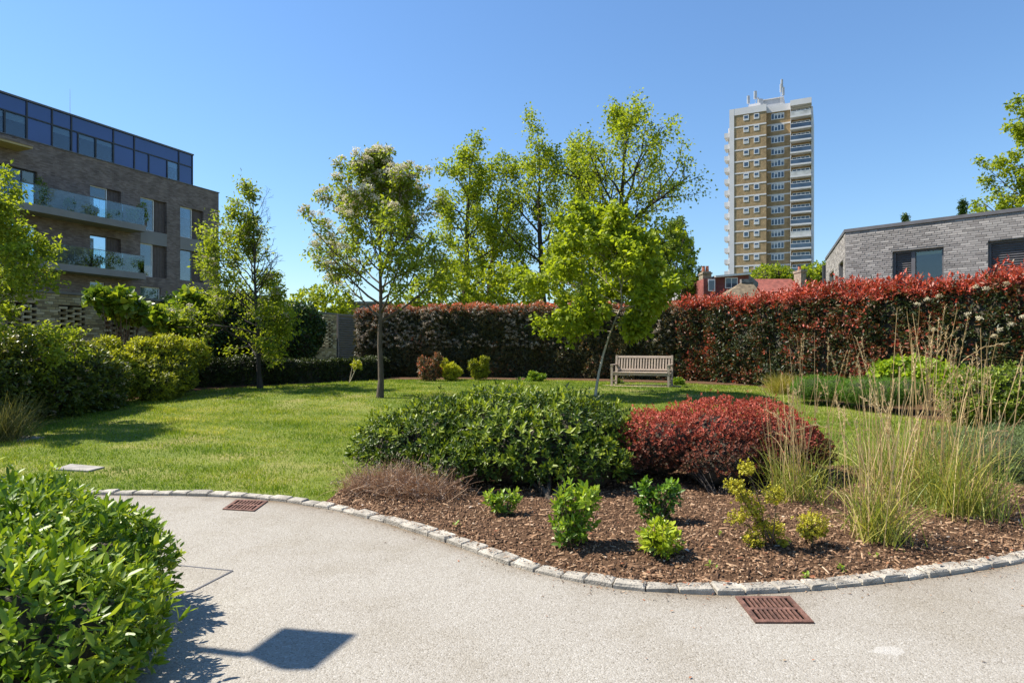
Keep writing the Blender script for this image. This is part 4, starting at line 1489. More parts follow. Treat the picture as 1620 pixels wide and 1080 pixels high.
def hedge_points(pts, ztop, width, n, seed, lump=0.12, zlow=0.05, topshare=0.3, depth=0.35, ends=True):
    """front face to the left hand of the path's back: outward normal is right-handed (dy, -dx)"""
    r = np.random.default_rng(seed)
    Q, L = poly_path(pts, 400)
    T = norm(np.gradient(Q, axis=0))
    Nn = np.stack([T[:, 1], -T[:, 0]], -1)
    i = r.integers(0, 400, n)
    base, t, nn = Q[i] + T[i] * r.uniform(-L / 800, L / 800, n)[:, None], T[i], Nn[i]
    top = r.random(n) < topshare
    gzv = ground_h(base[:, 0], base[:, 1])
    zt = ztop + 0.10 * wav(np.stack([i * L / 400, i * 0], -1), 2.2, seed + 1)
    u = r.random(n)
    z = np.where(top, zt, gzv + zlow + (zt - gzv - zlow) * u)
    back = np.where(top, r.random(n) * width, depth * r.random(n) ** 2)
    P = np.stack([base[:, 0] - nn[:, 0] * back, base[:, 1] - nn[:, 1] * back, z], -1)
    w = lump * (wav(P, 2.4, seed + 2) + 0.6 * wav(P, 6.5, seed + 3))
    out = np.where(top, 0, 1.0)[:, None] * np.concatenate([nn, np.zeros((n, 1))], 1) + np.where(top, 1.0, 0)[:, None] * np.array([0, 0, 1.0])
    P = P + out * w[:, None]
    P[:, 2] -= np.where(top, depth * 0.8 * r.random(n) ** 2, 0)
    ax = norm(out + np.array([0, 0, 0.45]) + r.normal(0, 0.45, (n, 3)))
    hf = (z - gzv) / np.maximum(zt - gzv, .1)
    return P, ax, hf, top, r, (Q, Nn, L)


def hedge_core(root, info, ztop, width, inset=0.22, zlow=0.0, mat=None):  # dark filler block added inside the hedge to keep light out
    Q, Nn, L = info
    k = np.linspace(0, len(Q) - 1, 30).astype(int)
    A = Q[k] - Nn[k] * inset
    B = Q[k] - Nn[k] * (width - .1)
    n = len(k)
    g = ground_h(A[:, 0], A[:, 1])
    V = np.concatenate([np.column_stack([A, g - .05]), np.column_stack([A, np.full(n, ztop - inset)]), np.column_stack([B, np.full(n, ztop - inset)]), np.column_stack([B, g - .05])])
    T = []
    for a in range(3):
        for i in range(n - 1):
            T += [(a * n + i, a * n + i + 1, (a + 1) * n + i + 1), (a * n + i, (a + 1) * n + i + 1, (a + 1) * n + i)]
    for e in (0, n - 1):
        T += [(e, n + e, 2 * n + e), (e, 2 * n + e, 3 * n + e)]
    root.tris('branches', V, np.array(T), mat or M['twigs'])


def blossom_heads(C, ax, R, per, size, r, vb=0.5):
    n = len(C)
    u = norm(r.normal(size=(n, per, 3)) + ax[:, None] * 1.2)
    P = C[:, None] + u * (R * r.uniform(.55, 1.1, (n, per)))[..., None] * np.array([1, 1, .7])
    D = norm(r.normal(size=(n, per, 3)))
    nn = norm(u + .3 * r.normal(size=(n, per, 3)))
    v = np.clip(np.repeat(r.normal(vb, .2, n)[:, None], per, 1) + r.normal(0, .12, (n, per)), 0, 1)
    l = size * r.uniform(.7, 1.3, n * per)
    return leaf_arrays(P.reshape(-1, 3), D.reshape(-1, 3), nn.reshape(-1, 3), l, l * .9, v.ravel(), 'd', .1, .1)


ZH = 3.24
redh = Root('red_hedge', (9.0, 16.6, gz(9, 16.6)), label='tall clipped hedge with bronze leaves and bright red tips on top', cat='hedge')
RP = [(5.75, 21.9), (6.39, 21.3), (8.9, 16.9), (10.9, 13.4), (13.2, 9.3), (14.5, 7)]
P, ax, hf, top, r, info = hedge_points(RP, ZH - .07, 1.2, 15000, 31, lump=.15, topshare=.26, depth=.45)
redp = np.where(top, .86, .11 + .38 * np.clip(.5 + .6 * wav(P, 2.2, 33), 0, 1) + .55 * sstep(.86, .99, hf))
v = np.clip(redp + r.normal(0, .16, len(P)), 0, 1)
ax = np.where(top[:, None], norm(ax + np.array([0, 0, .6])), ax)
P = P + ax * (top * r.random(len(P)) ** 2 * .30)[:, None]
A1 = rosettes(P, ax, 6, .12, .05, v, (.35, 1.25), 'd', r, .03, vj=.35)
redh.tris('foliage', *A1[:2], M['photinia'], A1[2])
hedge_core(redh, info, ZH, 1.2)
hb = [px(x, y, d) for (x, y, d) in ((1578, 522, 13.9), (1600, 518, 13.6), (1470, 472, 15.2), (1486, 470, 15), (1540, 455, 14.2), (1560, 458, 14.1), (1575, 530, 13.8), (1530, 497, 14.4), (1612, 497, 13.5), (1455, 480, 15.4), (1590, 447, 13.7), (1478, 520, 15.1), (1545, 500, 14.2))]
hb = np.array(hb) + r.normal(0, .03, (len(hb), 3))
Q, Nn, L = info
for i in range(len(hb)):       # seat them on the hedge face
    j = np.argmin(np.abs(Q[:, 0] / Q[:, 1] - hb[i, 0] / hb[i, 1]))
    s_ = (Q[j, 1] - .1) / hb[i, 1]
    hb[i] = (hb[i, 0] * s_, hb[i, 1] * s_, EYE + (hb[i, 2] - EYE) * s_)
b = blossom_heads(hb, np.repeat([[-.6, -.6, .6]], len(hb), 0), .075, 60, .028, r, .3)
redh.tris('blossom', *b[:2], M['petal'], b[2])

bh = Root('flowering_hedge', (0, 24.2, gz(0, 24.2)), label='tall dark hedge with faded cream blossom and reddish tips behind the lawn', cat='hedge')
BP = [(-6.2, 24.9), (-3, 24.6), (1, 24.2), (4.0, 22.9), (5.7, 22.0)]
P, ax, hf, top, r, info = hedge_points(BP, ZH - .02, 1.3, 12500, 41, lump=.15, topshare=.22)
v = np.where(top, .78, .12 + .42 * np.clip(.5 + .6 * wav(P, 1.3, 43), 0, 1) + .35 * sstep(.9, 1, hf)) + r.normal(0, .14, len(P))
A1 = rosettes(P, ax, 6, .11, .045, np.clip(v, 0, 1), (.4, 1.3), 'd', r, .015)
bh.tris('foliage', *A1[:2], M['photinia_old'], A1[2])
hedge_core(bh, info, ZH, 1.3)
m = (~top) & (hf > .42) & (r.random(len(P)) < .10 + .14 * (P[:, 0] < 1)) & (wav(P, 1.1, 47) > -.25)
b = blossom_heads(P[m] + ax[m] * .05, ax[m], .085, 26, .034, r)
bh.tris('blossom', *b[:2], M['petal_dull'], b[2])

# low dark hedge in front of the ivy wall
M['dark_leaf'] = leaf_mat('dark_leaf', [(0.0, (0.012, 0.02, 0.008)), (0.6, (0.03, 0.045, 0.014)), (1.0, (0.08, 0.10, 0.03))], .45, .15, .35)
dh = Root('dark_hedge', (-7.5, 20.2, gz(-7.5, 20.2)), label='low clipped dark evergreen hedge at the foot of the ivy wall', cat='hedge')
DP = [(-9.9, 17.8), (-8.6, 18.9), (-7.0, 20.4), (-5.5, 22.6), (-4.7, 24.3)]
P, ax, hf, top, r, info = hedge_points(DP, 1.30, .7, 3800, 51, lump=.06, topshare=.3, depth=.2)
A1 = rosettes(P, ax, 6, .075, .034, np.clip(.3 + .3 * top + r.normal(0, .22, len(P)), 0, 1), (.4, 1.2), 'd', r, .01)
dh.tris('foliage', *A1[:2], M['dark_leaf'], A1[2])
hedge_core(dh, info, 1.30, .7, .12)

# ivy over the wall
M['ivy'] = leaf_mat('ivy_leaf', [(0.0, (0.012, 0.028, 0.009)), (0.6, (0.028, 0.06, 0.016)), (1.0, (0.07, 0.13, 0.03))], .45, .18, .35)
iv = Root('ivy', WF.pt(6.5, .4, .2), label='dense dark green ivy covering the top of the garden wall', cat='ivy')
ivb = []
for t, z, ro, rt, rz_ in ((3.3, 2.6, .35, .8, .75), (4.4, 2.2, .4, .9, 1.2), (5.6, 2.3, .45, 1.0, 1.15), (6.8, 2.2, .45, 1.1, 1.1), (8.0, 2.1, .45, 1.1, 1.15), (9.1, 1.9, .4, 1.0, 1.2), (9.9, 2.4, .4, .8, .95), (9.4, 3.0, .35, .8, .5), (4.0, 3.0, .35, .7, .55), (5.2, 3.1, .4, .8, .6), (7.2, 3.1, .35, .9, .55), (6.2, 3.2, .35, .9, .5), (8.6, 3.0, .35, .9, .5)):
    q = WF.pt(t, z, .1)
    ivb.append((q, (max(.55, rt * .75), max(.7, rt * .95), rz_)))
P, ax, dp, r = blob_sprigs(ivb, 11000, .2, .10, 2.5, .1, .5, 61)
A1 = rosettes(P, norm(ax + np.array([.3, -.3, -.2])), 4, .11, .09, np.clip(.35 + r.normal(0, .25, len(P)), 0, 1), (.5, 1.3), 'd', r, .03)
iv.tris('foliage', *A1[:2], M['ivy'], A1[2])
blob_core(iv, ivb, .80)

# ------------------------------------------------------------------ left border shrubs
M['laurel'] = leaf_mat('laurel_leaf', [(0.0, (0.03, 0.05, 0.014)), (0.5, (0.075, 0.10, 0.025)), (0.8, (0.15, 0.17, 0.03)), (1.0, (0.30, 0.30, 0.05))], .33, .3, .5)
M['golden'] = leaf_mat('golden_leaf', [(0.0, (0.025, 0.04, 0.012)), (0.4, (0.08, 0.10, 0.02)), (0.65, (0.20, 0.22, 0.03)), (1.0, (0.36, 0.37, 0.045))], .45, .32, .35)
M['fig'] = leaf_mat('fig_leaf', [(0.0, (0.04, 0.075, 0.015)), (0.5, (0.10, 0.16, 0.025)), (1.0, (0.26, 0.29, 0.05))], .4, .35, .4)


def shrub(name, label, blobs, n, L, W, mat, seed, vf, cat_='shrub', per=6, lump=.17, shape='d', up=.3, depth=.34, core=.70, spread=(.4, 1.3), zf=None, group=None, lf=3.0, corename='branches'):
    c = np.mean([b[0] for b in blobs], 0)
    z = gz(c[0], c[1])
    rt = Root(name, (c[0], c[1], z), label=label, cat=cat_, group=group)
    P, ax, dp, r = blob_sprigs(blobs, n, depth, lump, lf, up, (z + .03) if zf is None else zf, seed)
    v = np.clip(vf(P, ax, dp, r), 0, 1)
    A = rosettes(P, ax, per, L, W, v, spread, shape, r, L * .12)
    rt.tris('foliage', *A[:2], mat, A[2])
    if core:
        blob_core(rt, blobs, core, corename, zmin=z)
    return rt, P, ax, r


def on(x, y, d, rx, ry, rz_):
    """blob centred on the ray of pixel (x, y) at distance d"""
    return (tuple(px(x, y, d)), (rx, ry, rz_))


_ev = shrub('evergreen_shrub', 'large rounded evergreen shrub with yellowing tips under the pierced wall', [on(15, 600, 12.4, .9, .8, .85), on(70, 612, 12.9, .85, .8, .82), on(120, 602, 13.6, .8, .8, .85), on(-60, 605, 11.6, 1.1, .9, 1.0), on(40, 570, 13, .6, .6, .5), on(130, 572, 14, .55, .5, .45), on(160, 610, 14.0, .6, .6, .7)], 12500, .10, .04,
      M['laurel'], 71, lambda P, a, d, r: .36 + .55 * sstep(1.1, 1.8, P[:, 2]) * r.random(len(P)) ** .7 + r.normal(0, .2, len(P)))
ev, P, ax, r = _ev
m = (r.random(len(P)) < .035)
b = blossom_heads(P[m] + ax[m] * .04, ax[m], .05, 16, .026, r, .4)
ev.tris('blossom', b[0], b[1], M['petal_dull'], b[2])
shrub('golden_shrub', 'golden variegated shrub between the evergreen shrub and the dark hedge', [on(228, 592, 15.6, .55, .6, .5), on(275, 592, 16.2, .55, .6, .5), on(210, 600, 15.2, .45, .5, .45), on(298, 562, 17, .5, .5, .4), on(225, 560, 15.9, .4, .4, .42), on(262, 556, 16.3, .45, .4, .4), on(245, 612, 15.4, .5, .5, .4)], 7500, .085, .035,
      M['golden'], 72, lambda P, a, d, r: .25 + .7 * r.random(len(P)) ** 1.6 + .3 * sstep(1.2, 1.8, P[:, 2]))
shrub('yellow_shrub', 'small bright yellow shrub tucked behind the evergreen shrub', [on(168, 565, 15.2, .45, .45, .5), on(185, 575, 15.0, .35, .35, .35)], 1500, .085, .035,
      M['golden'], 73, lambda P, a, d, r: .7 + r.normal(0, .2, len(P)))
# big-leaved fig branches in front of the wall
for (name, lab, bl, seed, n) in (('fig_shrub', 'yellow-green fig leaves standing up against the pierced brick wall', [on(185, 478, 17.2, .55, .5, .35), on(160, 470, 17.0, .35, .35, .25), on(210, 495, 17.6, .45, .4, .35)], 74, 420),
                                 ('fig_shrub', 'broad-leaved fig climbing in front of the ivy', [on(300, 480, 18.2, .4, .4, .4), on(275, 515, 17.8, .55, .45, .4), on(318, 505, 18.5, .45, .45, .5), on(252, 505, 17.4, .4, .35, .3)], 75, 560)):
    rt, P, ax, r = shrub(name, lab, bl, n, .21, .17, M['fig'], seed, lambda P, a, d, r: .5 + r.normal(0, .25, len(P)), per=4, shape='w', core=0, depth=.6, spread=(.6, 1.3), group='fig shrubs by the wall')
    b0 = np.array([np.mean(P[:, 0]), np.mean(P[:, 1]), gz(np.mean(P[:, 0]), np.mean(P[:, 1]))])
    stems(rt, b0, P[::12], .02, .006, seed=seed, bend=.06)

# planters on the balconies
M['planter'] = plain('planter', (0.12, 0.10, 0.09), .7)
for (x, out_, fl, h_, w_, lab, s_) in ((110, .95, Z2, .55, .30, 'low leafy planter behind the upper balcony glass', 301), (148, .95, Z2, .40, .26, 'smallest planter behind the upper balcony glass', 302), (182, .95, Z2, .40, .40, 'wide low planter behind the upper balcony glass', 303), (210, .9, Z2, .75, .30, 'bushy planter near the end of the upper balcony', 304), (226, .85, Z2, 1.25, .34, 'tall plant at the end of the upper balcony', 305),
                                    (150, .95, Z1, .5, .45, 'leafy planter behind the lower balcony glass', 306), (180, .95, Z1, .6, .5, 'bushy planter behind the lower balcony glass', 307), (212, .95, Z1, .7, .5, 'bushy planter at the end of the lower balcony', 308), (64, .6, Z2, 1.5, .3, 'tall pot plant by the big upper balcony window', 309)):
    t_ = AF.px(x, 400, out_)[0]
    c_ = np.array(AF.pt(t_, fl, out_))
    pl = Root('balcony_planter', c_, AF.a, label=lab, cat='planter', group='planters on the balconies')
    MB().hexa(AF.box(t_ - w_ * .6, t_ + w_ * .6, fl + .002, fl + .26, out_ - .13, out_ + .13)).build('pot', M['planter'], pl)
    P, ax, dp, r = blob_sprigs([(tuple(c_ + (0, 0, .2 + h_ * .5)), (w_, w_, h_ * .55))], 260, .7, .2, 6, .5, fl + .2, s_)
    A = rosettes(P, ax, 5, .09, .05, np.clip(.5 + r.normal(0, .25, len(P)), 0, 1), (.4, 1.3), 'd', r, .02)
    pl.tris('foliage', A[0], A[1], M['fig'], A[2])

# ------------------------------------------------------------------ trees
M['lime_leaf'] = leaf_mat('lime_leaf', [(0.0, (0.075, 0.115, 0.018)), (0.5, (0.17, 0.215, 0.028)), (1.0, (0.29, 0.32, 0.045))], .5, .5, .25)
M['maple_leaf'] = leaf_mat('maple_leaf', [(0.0, (0.085, 0.125, 0.018)), (0.5, (0.18, 0.225, 0.028)), (1.0, (0.27, 0.32, 0.045))], .5, .5, .25, gain=(1.42, 1.42, 0.9))
M['ash_leaf'] = leaf_mat('ash_leaf', [(0.0, (0.075, 0.11, 0.018)), (0.5, (0.15, 0.195, 0.03)), (1.0, (0.26, 0.29, 0.05))], .5, .5, .25)
M['far_leaf'] = leaf_mat('far_leaf', [(0.0, (0.05, 0.085, 0.025)), (0.5, (0.09, 0.13, 0.035)), (1.0, (0.16, 0.2, 0.05))], .5, .3, .3)


def make_tree(name, label, base, height, trunk_r, prim, seed, bark, leaf, lean=(0, 0), kids=(0, 7, 5), ratio=.45, levels=3, per=8, L=.1, W=.06, jit=.08, wob=.1, up=.06,
              ang=(.5, 1.0), trunk_wob=.015, shape='d', group=None, cat_='tree', bare=None, tpath=None, keep=None, start=.3, down=.25, thin=4):
    """prim: rows (height fraction, azimuth deg, elevation deg, length)"""
    base = np.array(base, float)
    rt = Root(name, base, label=label, cat=cat_, group=group)
    t = Tree(seed)
    if tpath is None:
        n = 14
        s = np.linspace(0, 1, n)
        pts = base + np.stack([lean[0] * s, lean[1] * s, height * s], -1)
        pts[1:] += np.cumsum(t.r.normal(0, trunk_wob, (n - 1, 3)) * (1, 1, 0), 0) * height / 6
    else:
        pts = np.array(tpath, float)
        n = len(pts)
        s = np.linspace(0, 1, n)
    rad = trunk_r * (1 - .93 * s ** .9)
    rad[0] *= 1.35
    t.tubes.append((pts - np.array([[0, 0, .1]]) * (s < .01)[:, None], rad))
    for (f, az, el, ln) in prim:
        p = np.array([np.interp(f, s, pts[:, i]) for i in range(3)])
        a, e = math.radians(az), math.radians(el)
        d = (math.cos(a) * math.cos(e), math.sin(a) * math.cos(e), math.sin(e))
        r0 = min(np.interp(f, s, rad) * .6, .012 + ln * .017)
        t.branch(p, d, ln, r0, 1, levels, kids, ratio, wob, up, ang, start, bare(f, az) if bare else False)
    t.wood(rt, bark, thin=thin)
    t.crown(rt, leaf, per, L, W, shape, jit, keep=keep, down=down)
    return rt, t


def spiral(n, f0, f1, el0, el1, lf, seed, az0=0.0, jit=.2):
    r = np.random.default_rng(seed)
    out = []
    for i in range(n):
        u = i / (n - 1)
        f = f0 + (f1 - f0) * u
        out.append((f, az0 + i * 137.5 + r.normal(0, 14), el0 + (el1 - el0) * u + r.normal(0, 6), lf(u) * r.uniform(1 - jit, 1 + jit)))
    return out


# white-blossomed tree in the lawn
b = gpt(601, 629)
k = b[1] / FPX
H = 366 * k
bt, t = make_tree('blossom_tree', 'young round-headed tree with white blossom and straight trunk in the lawn', b, H * .97, .085,
                  spiral(34, .34, .95, 22, 66, lambda u: (2.05 - 1.35 * u) * (1 + .25 * math.sin(3.1 * u)), 81), 82, M['bark'], M['ash_leaf'], lean=(.05, 0), kids=(0, 7, 4), ratio=.42, levels=3, per=6, L=.105, W=.052, jit=.08, up=.06, down=.35)
P = np.array([q[0] for q in t.twigs])
D_ = np.array([q[1] for q in t.twigs])
c = b + np.array([0, 0, H * .58])
rel = (P - c) / np.array([1.75, 1.75, H * .42])
out = np.linalg.norm(rel, axis=1)
m = (out > .62) & (P[:, 2] > b[2] + H * .47) & (t.r.random(len(P)) < np.clip(.02 + .4 * (P[:, 2] - b[2] - H * .5) / H * 2 - .12 * (P[:, 0] - b[0]), 0, .30))
bl = blossom_heads(P[m] + D_[m] * .05 + np.array([0, 0, .05]), np.repeat([[0, 0, 1.0]], m.sum(), 0), .13, 44, .045, t.r, .6)
bt.tris('blossom', *bl[:2], M['petal'], bl[2])

# thin tree with bare upper twigs
b = gpt(412, 614)
k = b[1] / FPX
H = 306 * k
pr = spiral(22, .16, .60, 12, 50, lambda u: 2.0 - .5 * u, 83, 150)
pr = [(f, az, el, ln * (1.15 if math.cos(math.radians(az)) < .2 else .62)) for (f, az, el, ln) in pr]
pr += [(f, az, 62, 1.1 - .5 * (f - .6)) for f, az in ((.5, -20), (.55, 60), (.6, 10), (.66, 120), (.7, -40), (.75, 30), (.8, 200), (.84, 80), (.88, -60), (.92, 140), (.63, 170), (.72, 185), (.9, 20))]
lt, t = make_tree('sparse_tree', 'thin young tree with leafy lower side and bare upper twigs', b, H * .97, .075, pr, 84, M['bark_dark'], M['ash_leaf'], lean=(-.25, 0), kids=(0, 6, 4), ratio=.42, per=6, L=.11, W=.055, jit=.11, up=.04,
                  bare=lambda f, az: f > .48 and math.cos(math.radians(az)) > -.3 and az not in (200, 120, 140))
P = np.array([q[0] for q in t.twigs if not q[2]])
m = (t.r.random(len(P)) < .10) & (P[:, 2] > b[2] + 1.8)
bl = blossom_heads(P[m], np.repeat([[0, 0, 1.0]], m.sum(), 0), .10, 24, .042, t.r, .5)
lt.tris('blossom', *bl[:2], M['petal'], bl[2])

# leaning maple in front of the hedge
b = gpt(941, 626)
k = b[1] / FPX
tp = [b + np.array([(x - 941) * k, dy, (626 - y) * k]) for x, y, dy in ((941, 632, 0), (943, 615, 0), (948, 588, .03), (955, 560, .05), (965, 530, .1), (976, 502, .1), (985, 482, .1), (984, 450, .15), (975, 415, .2), (968, 395, .2), (955, 375, .2))]
pr = [(.42, 180, 12, 1.5), (.5, 20, 10, 1.5), (.52, 240, 15, 1.6), (.54, 120, 20, 1.8), (.55, 165, 25, 2.2), (.57, 300, 15, 1.7), (.6, 60, 30, 1.8), (.6, 195, 35, 2.1), (.63, 350, 25, 1.6), (.65, 90, 35, 1.7), (.66, 140, 40, 1.8), (.68, 260, 25, 1.6), (.7, 20, 45, 1.5),
      (.72, 180, 50, 1.7), (.74, 310, 40, 1.5), (.77, 215, 50, 1.5), (.8, 70, 50, 1.4), (.82, 155, 55, 1.4), (.85, 0, 55, 1.2), (.88, 270, 55, 1.1), (.9, 190, 65, 1.1), (.93, 100, 65, 1.0), (.97, 30, 70, .9), (.47, 330, 5, 1.1), (.58, 5, -5, 1.1), (.56, 215, -8, 1.2)]
pr = [(f, az, el - 8, ln * (1.02 + .22 * (-math.cos(math.radians(az))) - .08)) for (f, az, el, ln) in pr]
make_tree('maple_tree', 'leaning pale-trunked young maple with lime green leaves beside the bench', b, 4, .042, pr, 86, M['bark_pale'], M['maple_leaf'], tpath=tp, kids=(0, 7, 4), ratio=.42, per=8, L=.11, W=.09, jit=.09, up=.02, shape='w', ang=(.5, 1.1), down=.3)

# tall limes beyond the hedge
limes = [  # trunk x, top y, half width px, distance, lean px at top, label, seed
    (738, 224, 52, 37.0, 0, 'tall narrow lime tree beyond the hedge, leftmost of the row', 91),
    (772, 262, 48, 40.0, 22, 'shorter lime tree with forked top, second of the row', 92),
    (860, 198, 60, 38.0, -12, 'tall lime tree with clear central stem, third of the row', 93),
    (925, 240, 46, 43.0, -5, 'slender lime tree half hidden behind the tallest lime', 94),
    (972, 150, 84, 36.0, 28, 'tallest lime tree with spreading limbs, behind the maple', 95)]
for (x, yt, hw, d, ln, lab, seed) in limes:
    base = np.array([X(x, d), d, .2])
    H = (px(0, yt, d)[2] - .2) * .945
    w = hw * d / FPX * 1.15
    r = np.random.default_rng(seed)
    big = seed == 95
    pr = spiral(26, .30, .97, 22, 62, lambda u: w * (1.25 - .45 * u) * (1 if u > .15 else .8), seed, jit=.4)
    if big:
        pr = spiral(14, .26, .52, 25, 50, lambda u: w * .8, seed, jit=.3) + [(.50, 20, 58, 6.4), (.52, 160, 66, 5.6), (.55, 80, 70, 6.0), (.56, 340, 50, 5.0), (.60, 190, 62, 4.2), (.62, 280, 62, 5.0), (.66, 45, 60, 4.6), (.70, 130, 66, 4.0), (.74, 0, 55, 3.8), (.78, 220, 60, 3.2), (.83, 320, 60, 3.0), (.88, 90, 65, 2.4), (.93, 180, 65, 1.8)]
    make_tree('lime_tree', lab, base, H * .96,   .34 if not big else .36, pr, seed, M['bark_dark'], M['lime_leaf'], lean=(ln * d / FPX, 0), kids=(0, 5, 4) if not big else (0, 8, 4), ratio=.42, per=6, L=.165, W=.125, jit=.23, up=.03, wob=.15, trunk_wob=.03, group='tall limes beyond the hedge', down=.2, thin=3)
# low growth on the lime stems and behind the hedge
for i, (x, y, d, rr, hh, lab) in enumerate(((505, 476, 33, 1.3, .8, 'leafy bush beyond the wall where the ivy ends'), (700, 462, 33, 1.6, 1.3, 'yellow-green bush showing over the hedge behind the blossom tree'), (800, 455, 34, 1.7, 1.5, 'leafy bush over the hedge between two lime trunks'), (930, 420, 33, 2.2, 2.6, 'dense leafy bush behind the maple'), (1030, 400, 34, 1.9, 2.4, 'leafy bush right of the tallest lime trunk'))):
    bl = [on(x, y, d, rr, 1.2, hh), on(x + 25, y + 12, d, rr * .8, 1.1, hh * .8), on(x - 25, y + 15, d, rr * .8, 1.1, hh * .8)]
    rt, P, ax, r = shrub('leafy_bush', lab, bl, (700, 1300, 1300, 1500, 1500)[i], .19, .14, M['lime_leaf'], 100 + i, lambda P, a, d_, r: .5 + r.normal(0, .25, len(P)), 'bush', core=0, depth=.8, lump=.2, group='bushes beyond the hedge')
    b0 = np.array([px(x, y, d)[0], d, .2])
    stems(rt, b0, P[::90], .05, .012, seed=i)
# hazier tree right of the limes
d = 50.0
make_tree('grey_green_tree', 'grey-green tree beyond the maple, next to the slate roof', (X(1062, d), d, 0), 10.5, .2, spiral(22, .4, .97, 20, 60, lambda u: 3.0 - 1.4 * u, 111), 112, M['bark_dark'], M['far_leaf'], kids=(0, 7, 5), ratio=.42, per=6, L=.2, W=.13, jit=.16, down=.3)
# tree at the left edge
make_tree('border_tree', 'small leafy tree over the border shrubs in front of the balconies', (-9.75, 11.7, gz(-9.75, 11.7)), 3.9, .06, spiral(26, .30, .97, 8, 55, lambda u: 1.55 - .6 * u, 113), 114, M['bark'], M['ash_leaf'], kids=(0, 6, 4), ratio=.45, per=8, L=.085, W=.05, jit=.07, up=.03)
# tree behind the grey building
d = 31.0
make_tree('garden_tree', 'sunlit tree rising behind the grey brick building', (X(1662, d), d, 0), 12.6, .2, spiral(24, .5, .97, 10, 55, lambda u: 3.6 - 1.9 * u, 115), 116, M['bark'], M['lime_leaf'], kids=(0, 7, 4), ratio=.42, per=7, L=.17, W=.12, jit=.13, down=.25)
for (x, yt, d, lab, s_) in ((1523, 320, 27, 'slim dark conifer tip above the grey roof', 117), (1434, 341, 28, 'tiny conifer tip above the grey roof near the corner', 118)):
    H = px(0, yt, d)[2]
    make_tree('conifer', lab, (X(x, d), d, 0), H, .07, spiral(60, .35, .99, 35, 60, lambda u: .62 - .5 * u, s_), s_, M['bark_dark'], M['ivy'], kids=(0, 5), ratio=.5, levels=2, per=7, L=.11, W=.04, jit=.05, group='conifers behind the grey building')
# trees among the far houses
for (x, y, d, rr, lab, s_) in ((1222, 437, 75, 2.6, 'round green tree between the red roof and the tower', 121), (1297, 436, 70, 2.0, 'green tree between the chimney and the grey building', 122)):
    bl = [on(x, y, d, rr, rr, 1.3), on(x - 12, y + 6, d, rr * .7, rr, 1.1), on(x + 13, y + 7, d, rr * .7, rr, 1.0)]
    rt, P, ax, r = shrub('far_tree', lab, bl, 1500, .3, .2, M['lime_leaf'], s_, lambda P, a, d_, r: .4 + r.normal(0, .25, len(P)), 'tree', core=.7, depth=.5, lump=.2, group='trees among the far houses', zf=0)
    MB().tube([(X(x, d), d, 0), (X(x, d), d, px(0, y, d)[2])], [.25, .12], 8).build('trunk', M['bark_dark'], rt)

# ------------------------------------------------------------------ front bed planting
M['pitto'] = leaf_mat('bush_leaf', [(0.0, (0.02, 0.038, 0.010)), (0.45, (0.05, 0.085, 0.016)), (0.75, (0.12, 0.165, 0.028)), (1.0, (0.23, 0.28, 0.05))], .45, .27, .35)
gb = [on(628, 706, 7.9, .50, .6, .42), on(700, 700, 7.7, .65, .7, .55), on(790, 696, 7.7, .80, .85, .60), on(885, 696, 7.6, .75, .8, .58), on(950, 705, 7.7, .50, .65, .48), on(830, 728, 7.1, .85, .55, .48), on(930, 745, 7.0, .5, .45, .38), on(735, 740, 7.1, .55, .45, .38), on(820, 655, 8.6, .95, .6, .32)]
bush, P, ax, r = shrub('green_bush', 'wide rounded green bush with rosettes of leaves in the mulch bed', gb, 9000, .07, .026, M['pitto'], 131,
                       lambda P, a, d, r: .12 + r.random(len(P)) * .3, 'bush', per=7, lump=.12, shape='d', up=.4, depth=.5, core=.55, spread=(.4, 1.4), zf=.22, lf=4)
P, ax, dp, r = blob_sprigs(gb, 4600, .16, .13, 4, .55, .28, 133, rand=.35)
k = wav(P, 4.5, 77) + .5 * r.normal(size=len(P)) > -.55
P, ax = P[k] + ax[k] * .02, ax[k]
A = rosettes(P, ax, 9, .078, .030, np.clip(.72 + .25 * (P[:, 2] - .7) + r.normal(0, .14, len(P)), 0, 1), (.35, 1.45), 'w', r, .004, fold=.16)
bush.tris('shoot_tips', A[0], A[1], M['pitto'], A[2])
q = gpt(868, 800)
stems(bush, q, [px(x, y, d) for x, y, d in ((840, 720, 7.3), (880, 715, 7.2), (915, 725, 7.2), (800, 730, 7.3), (940, 740, 7.1), (865, 700, 7.6))], .03, .012, seed=3, mat=M['bark'])

M['berberis'] = leaf_mat('red_leaf', [(0.0, (0.035, 0.03, 0.014)), (0.35, (0.10, 0.04, 0.025)), (0.65, (0.21, 0.06, 0.034)), (1.0, (0.38, 0.10, 0.07))], .5, .25, .25, tcol=(1.3, .8, .6), gain=(1.4, 1.3, 1.25))
rb = [on(1045, 708, 7.5, .58, .6, .47), on(1120, 700, 7.6, .72, .75, .53), on(1205, 702, 7.7, .62, .75, .51), on(1258, 715, 7.7, .38, .55, .40), on(996, 722, 7.4, .27, .45, .33), on(1145, 736, 7.1, .70, .5, .40)]
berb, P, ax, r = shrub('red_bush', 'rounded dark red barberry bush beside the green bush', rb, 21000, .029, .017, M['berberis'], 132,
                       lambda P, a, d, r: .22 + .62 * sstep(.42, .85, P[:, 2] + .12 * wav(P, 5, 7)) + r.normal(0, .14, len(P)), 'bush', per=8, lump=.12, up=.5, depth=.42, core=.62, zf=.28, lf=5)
q = gpt(1138, 792)
stems(berb, q, [px(1140 + dx, 735 - abs(dx) * .2, 7.0 + r.uniform(-.2, .4)) for dx in r.uniform(-70, 70, 34)], .006, .003, seed=5, bend=.05, mat=M['bark_dark'])

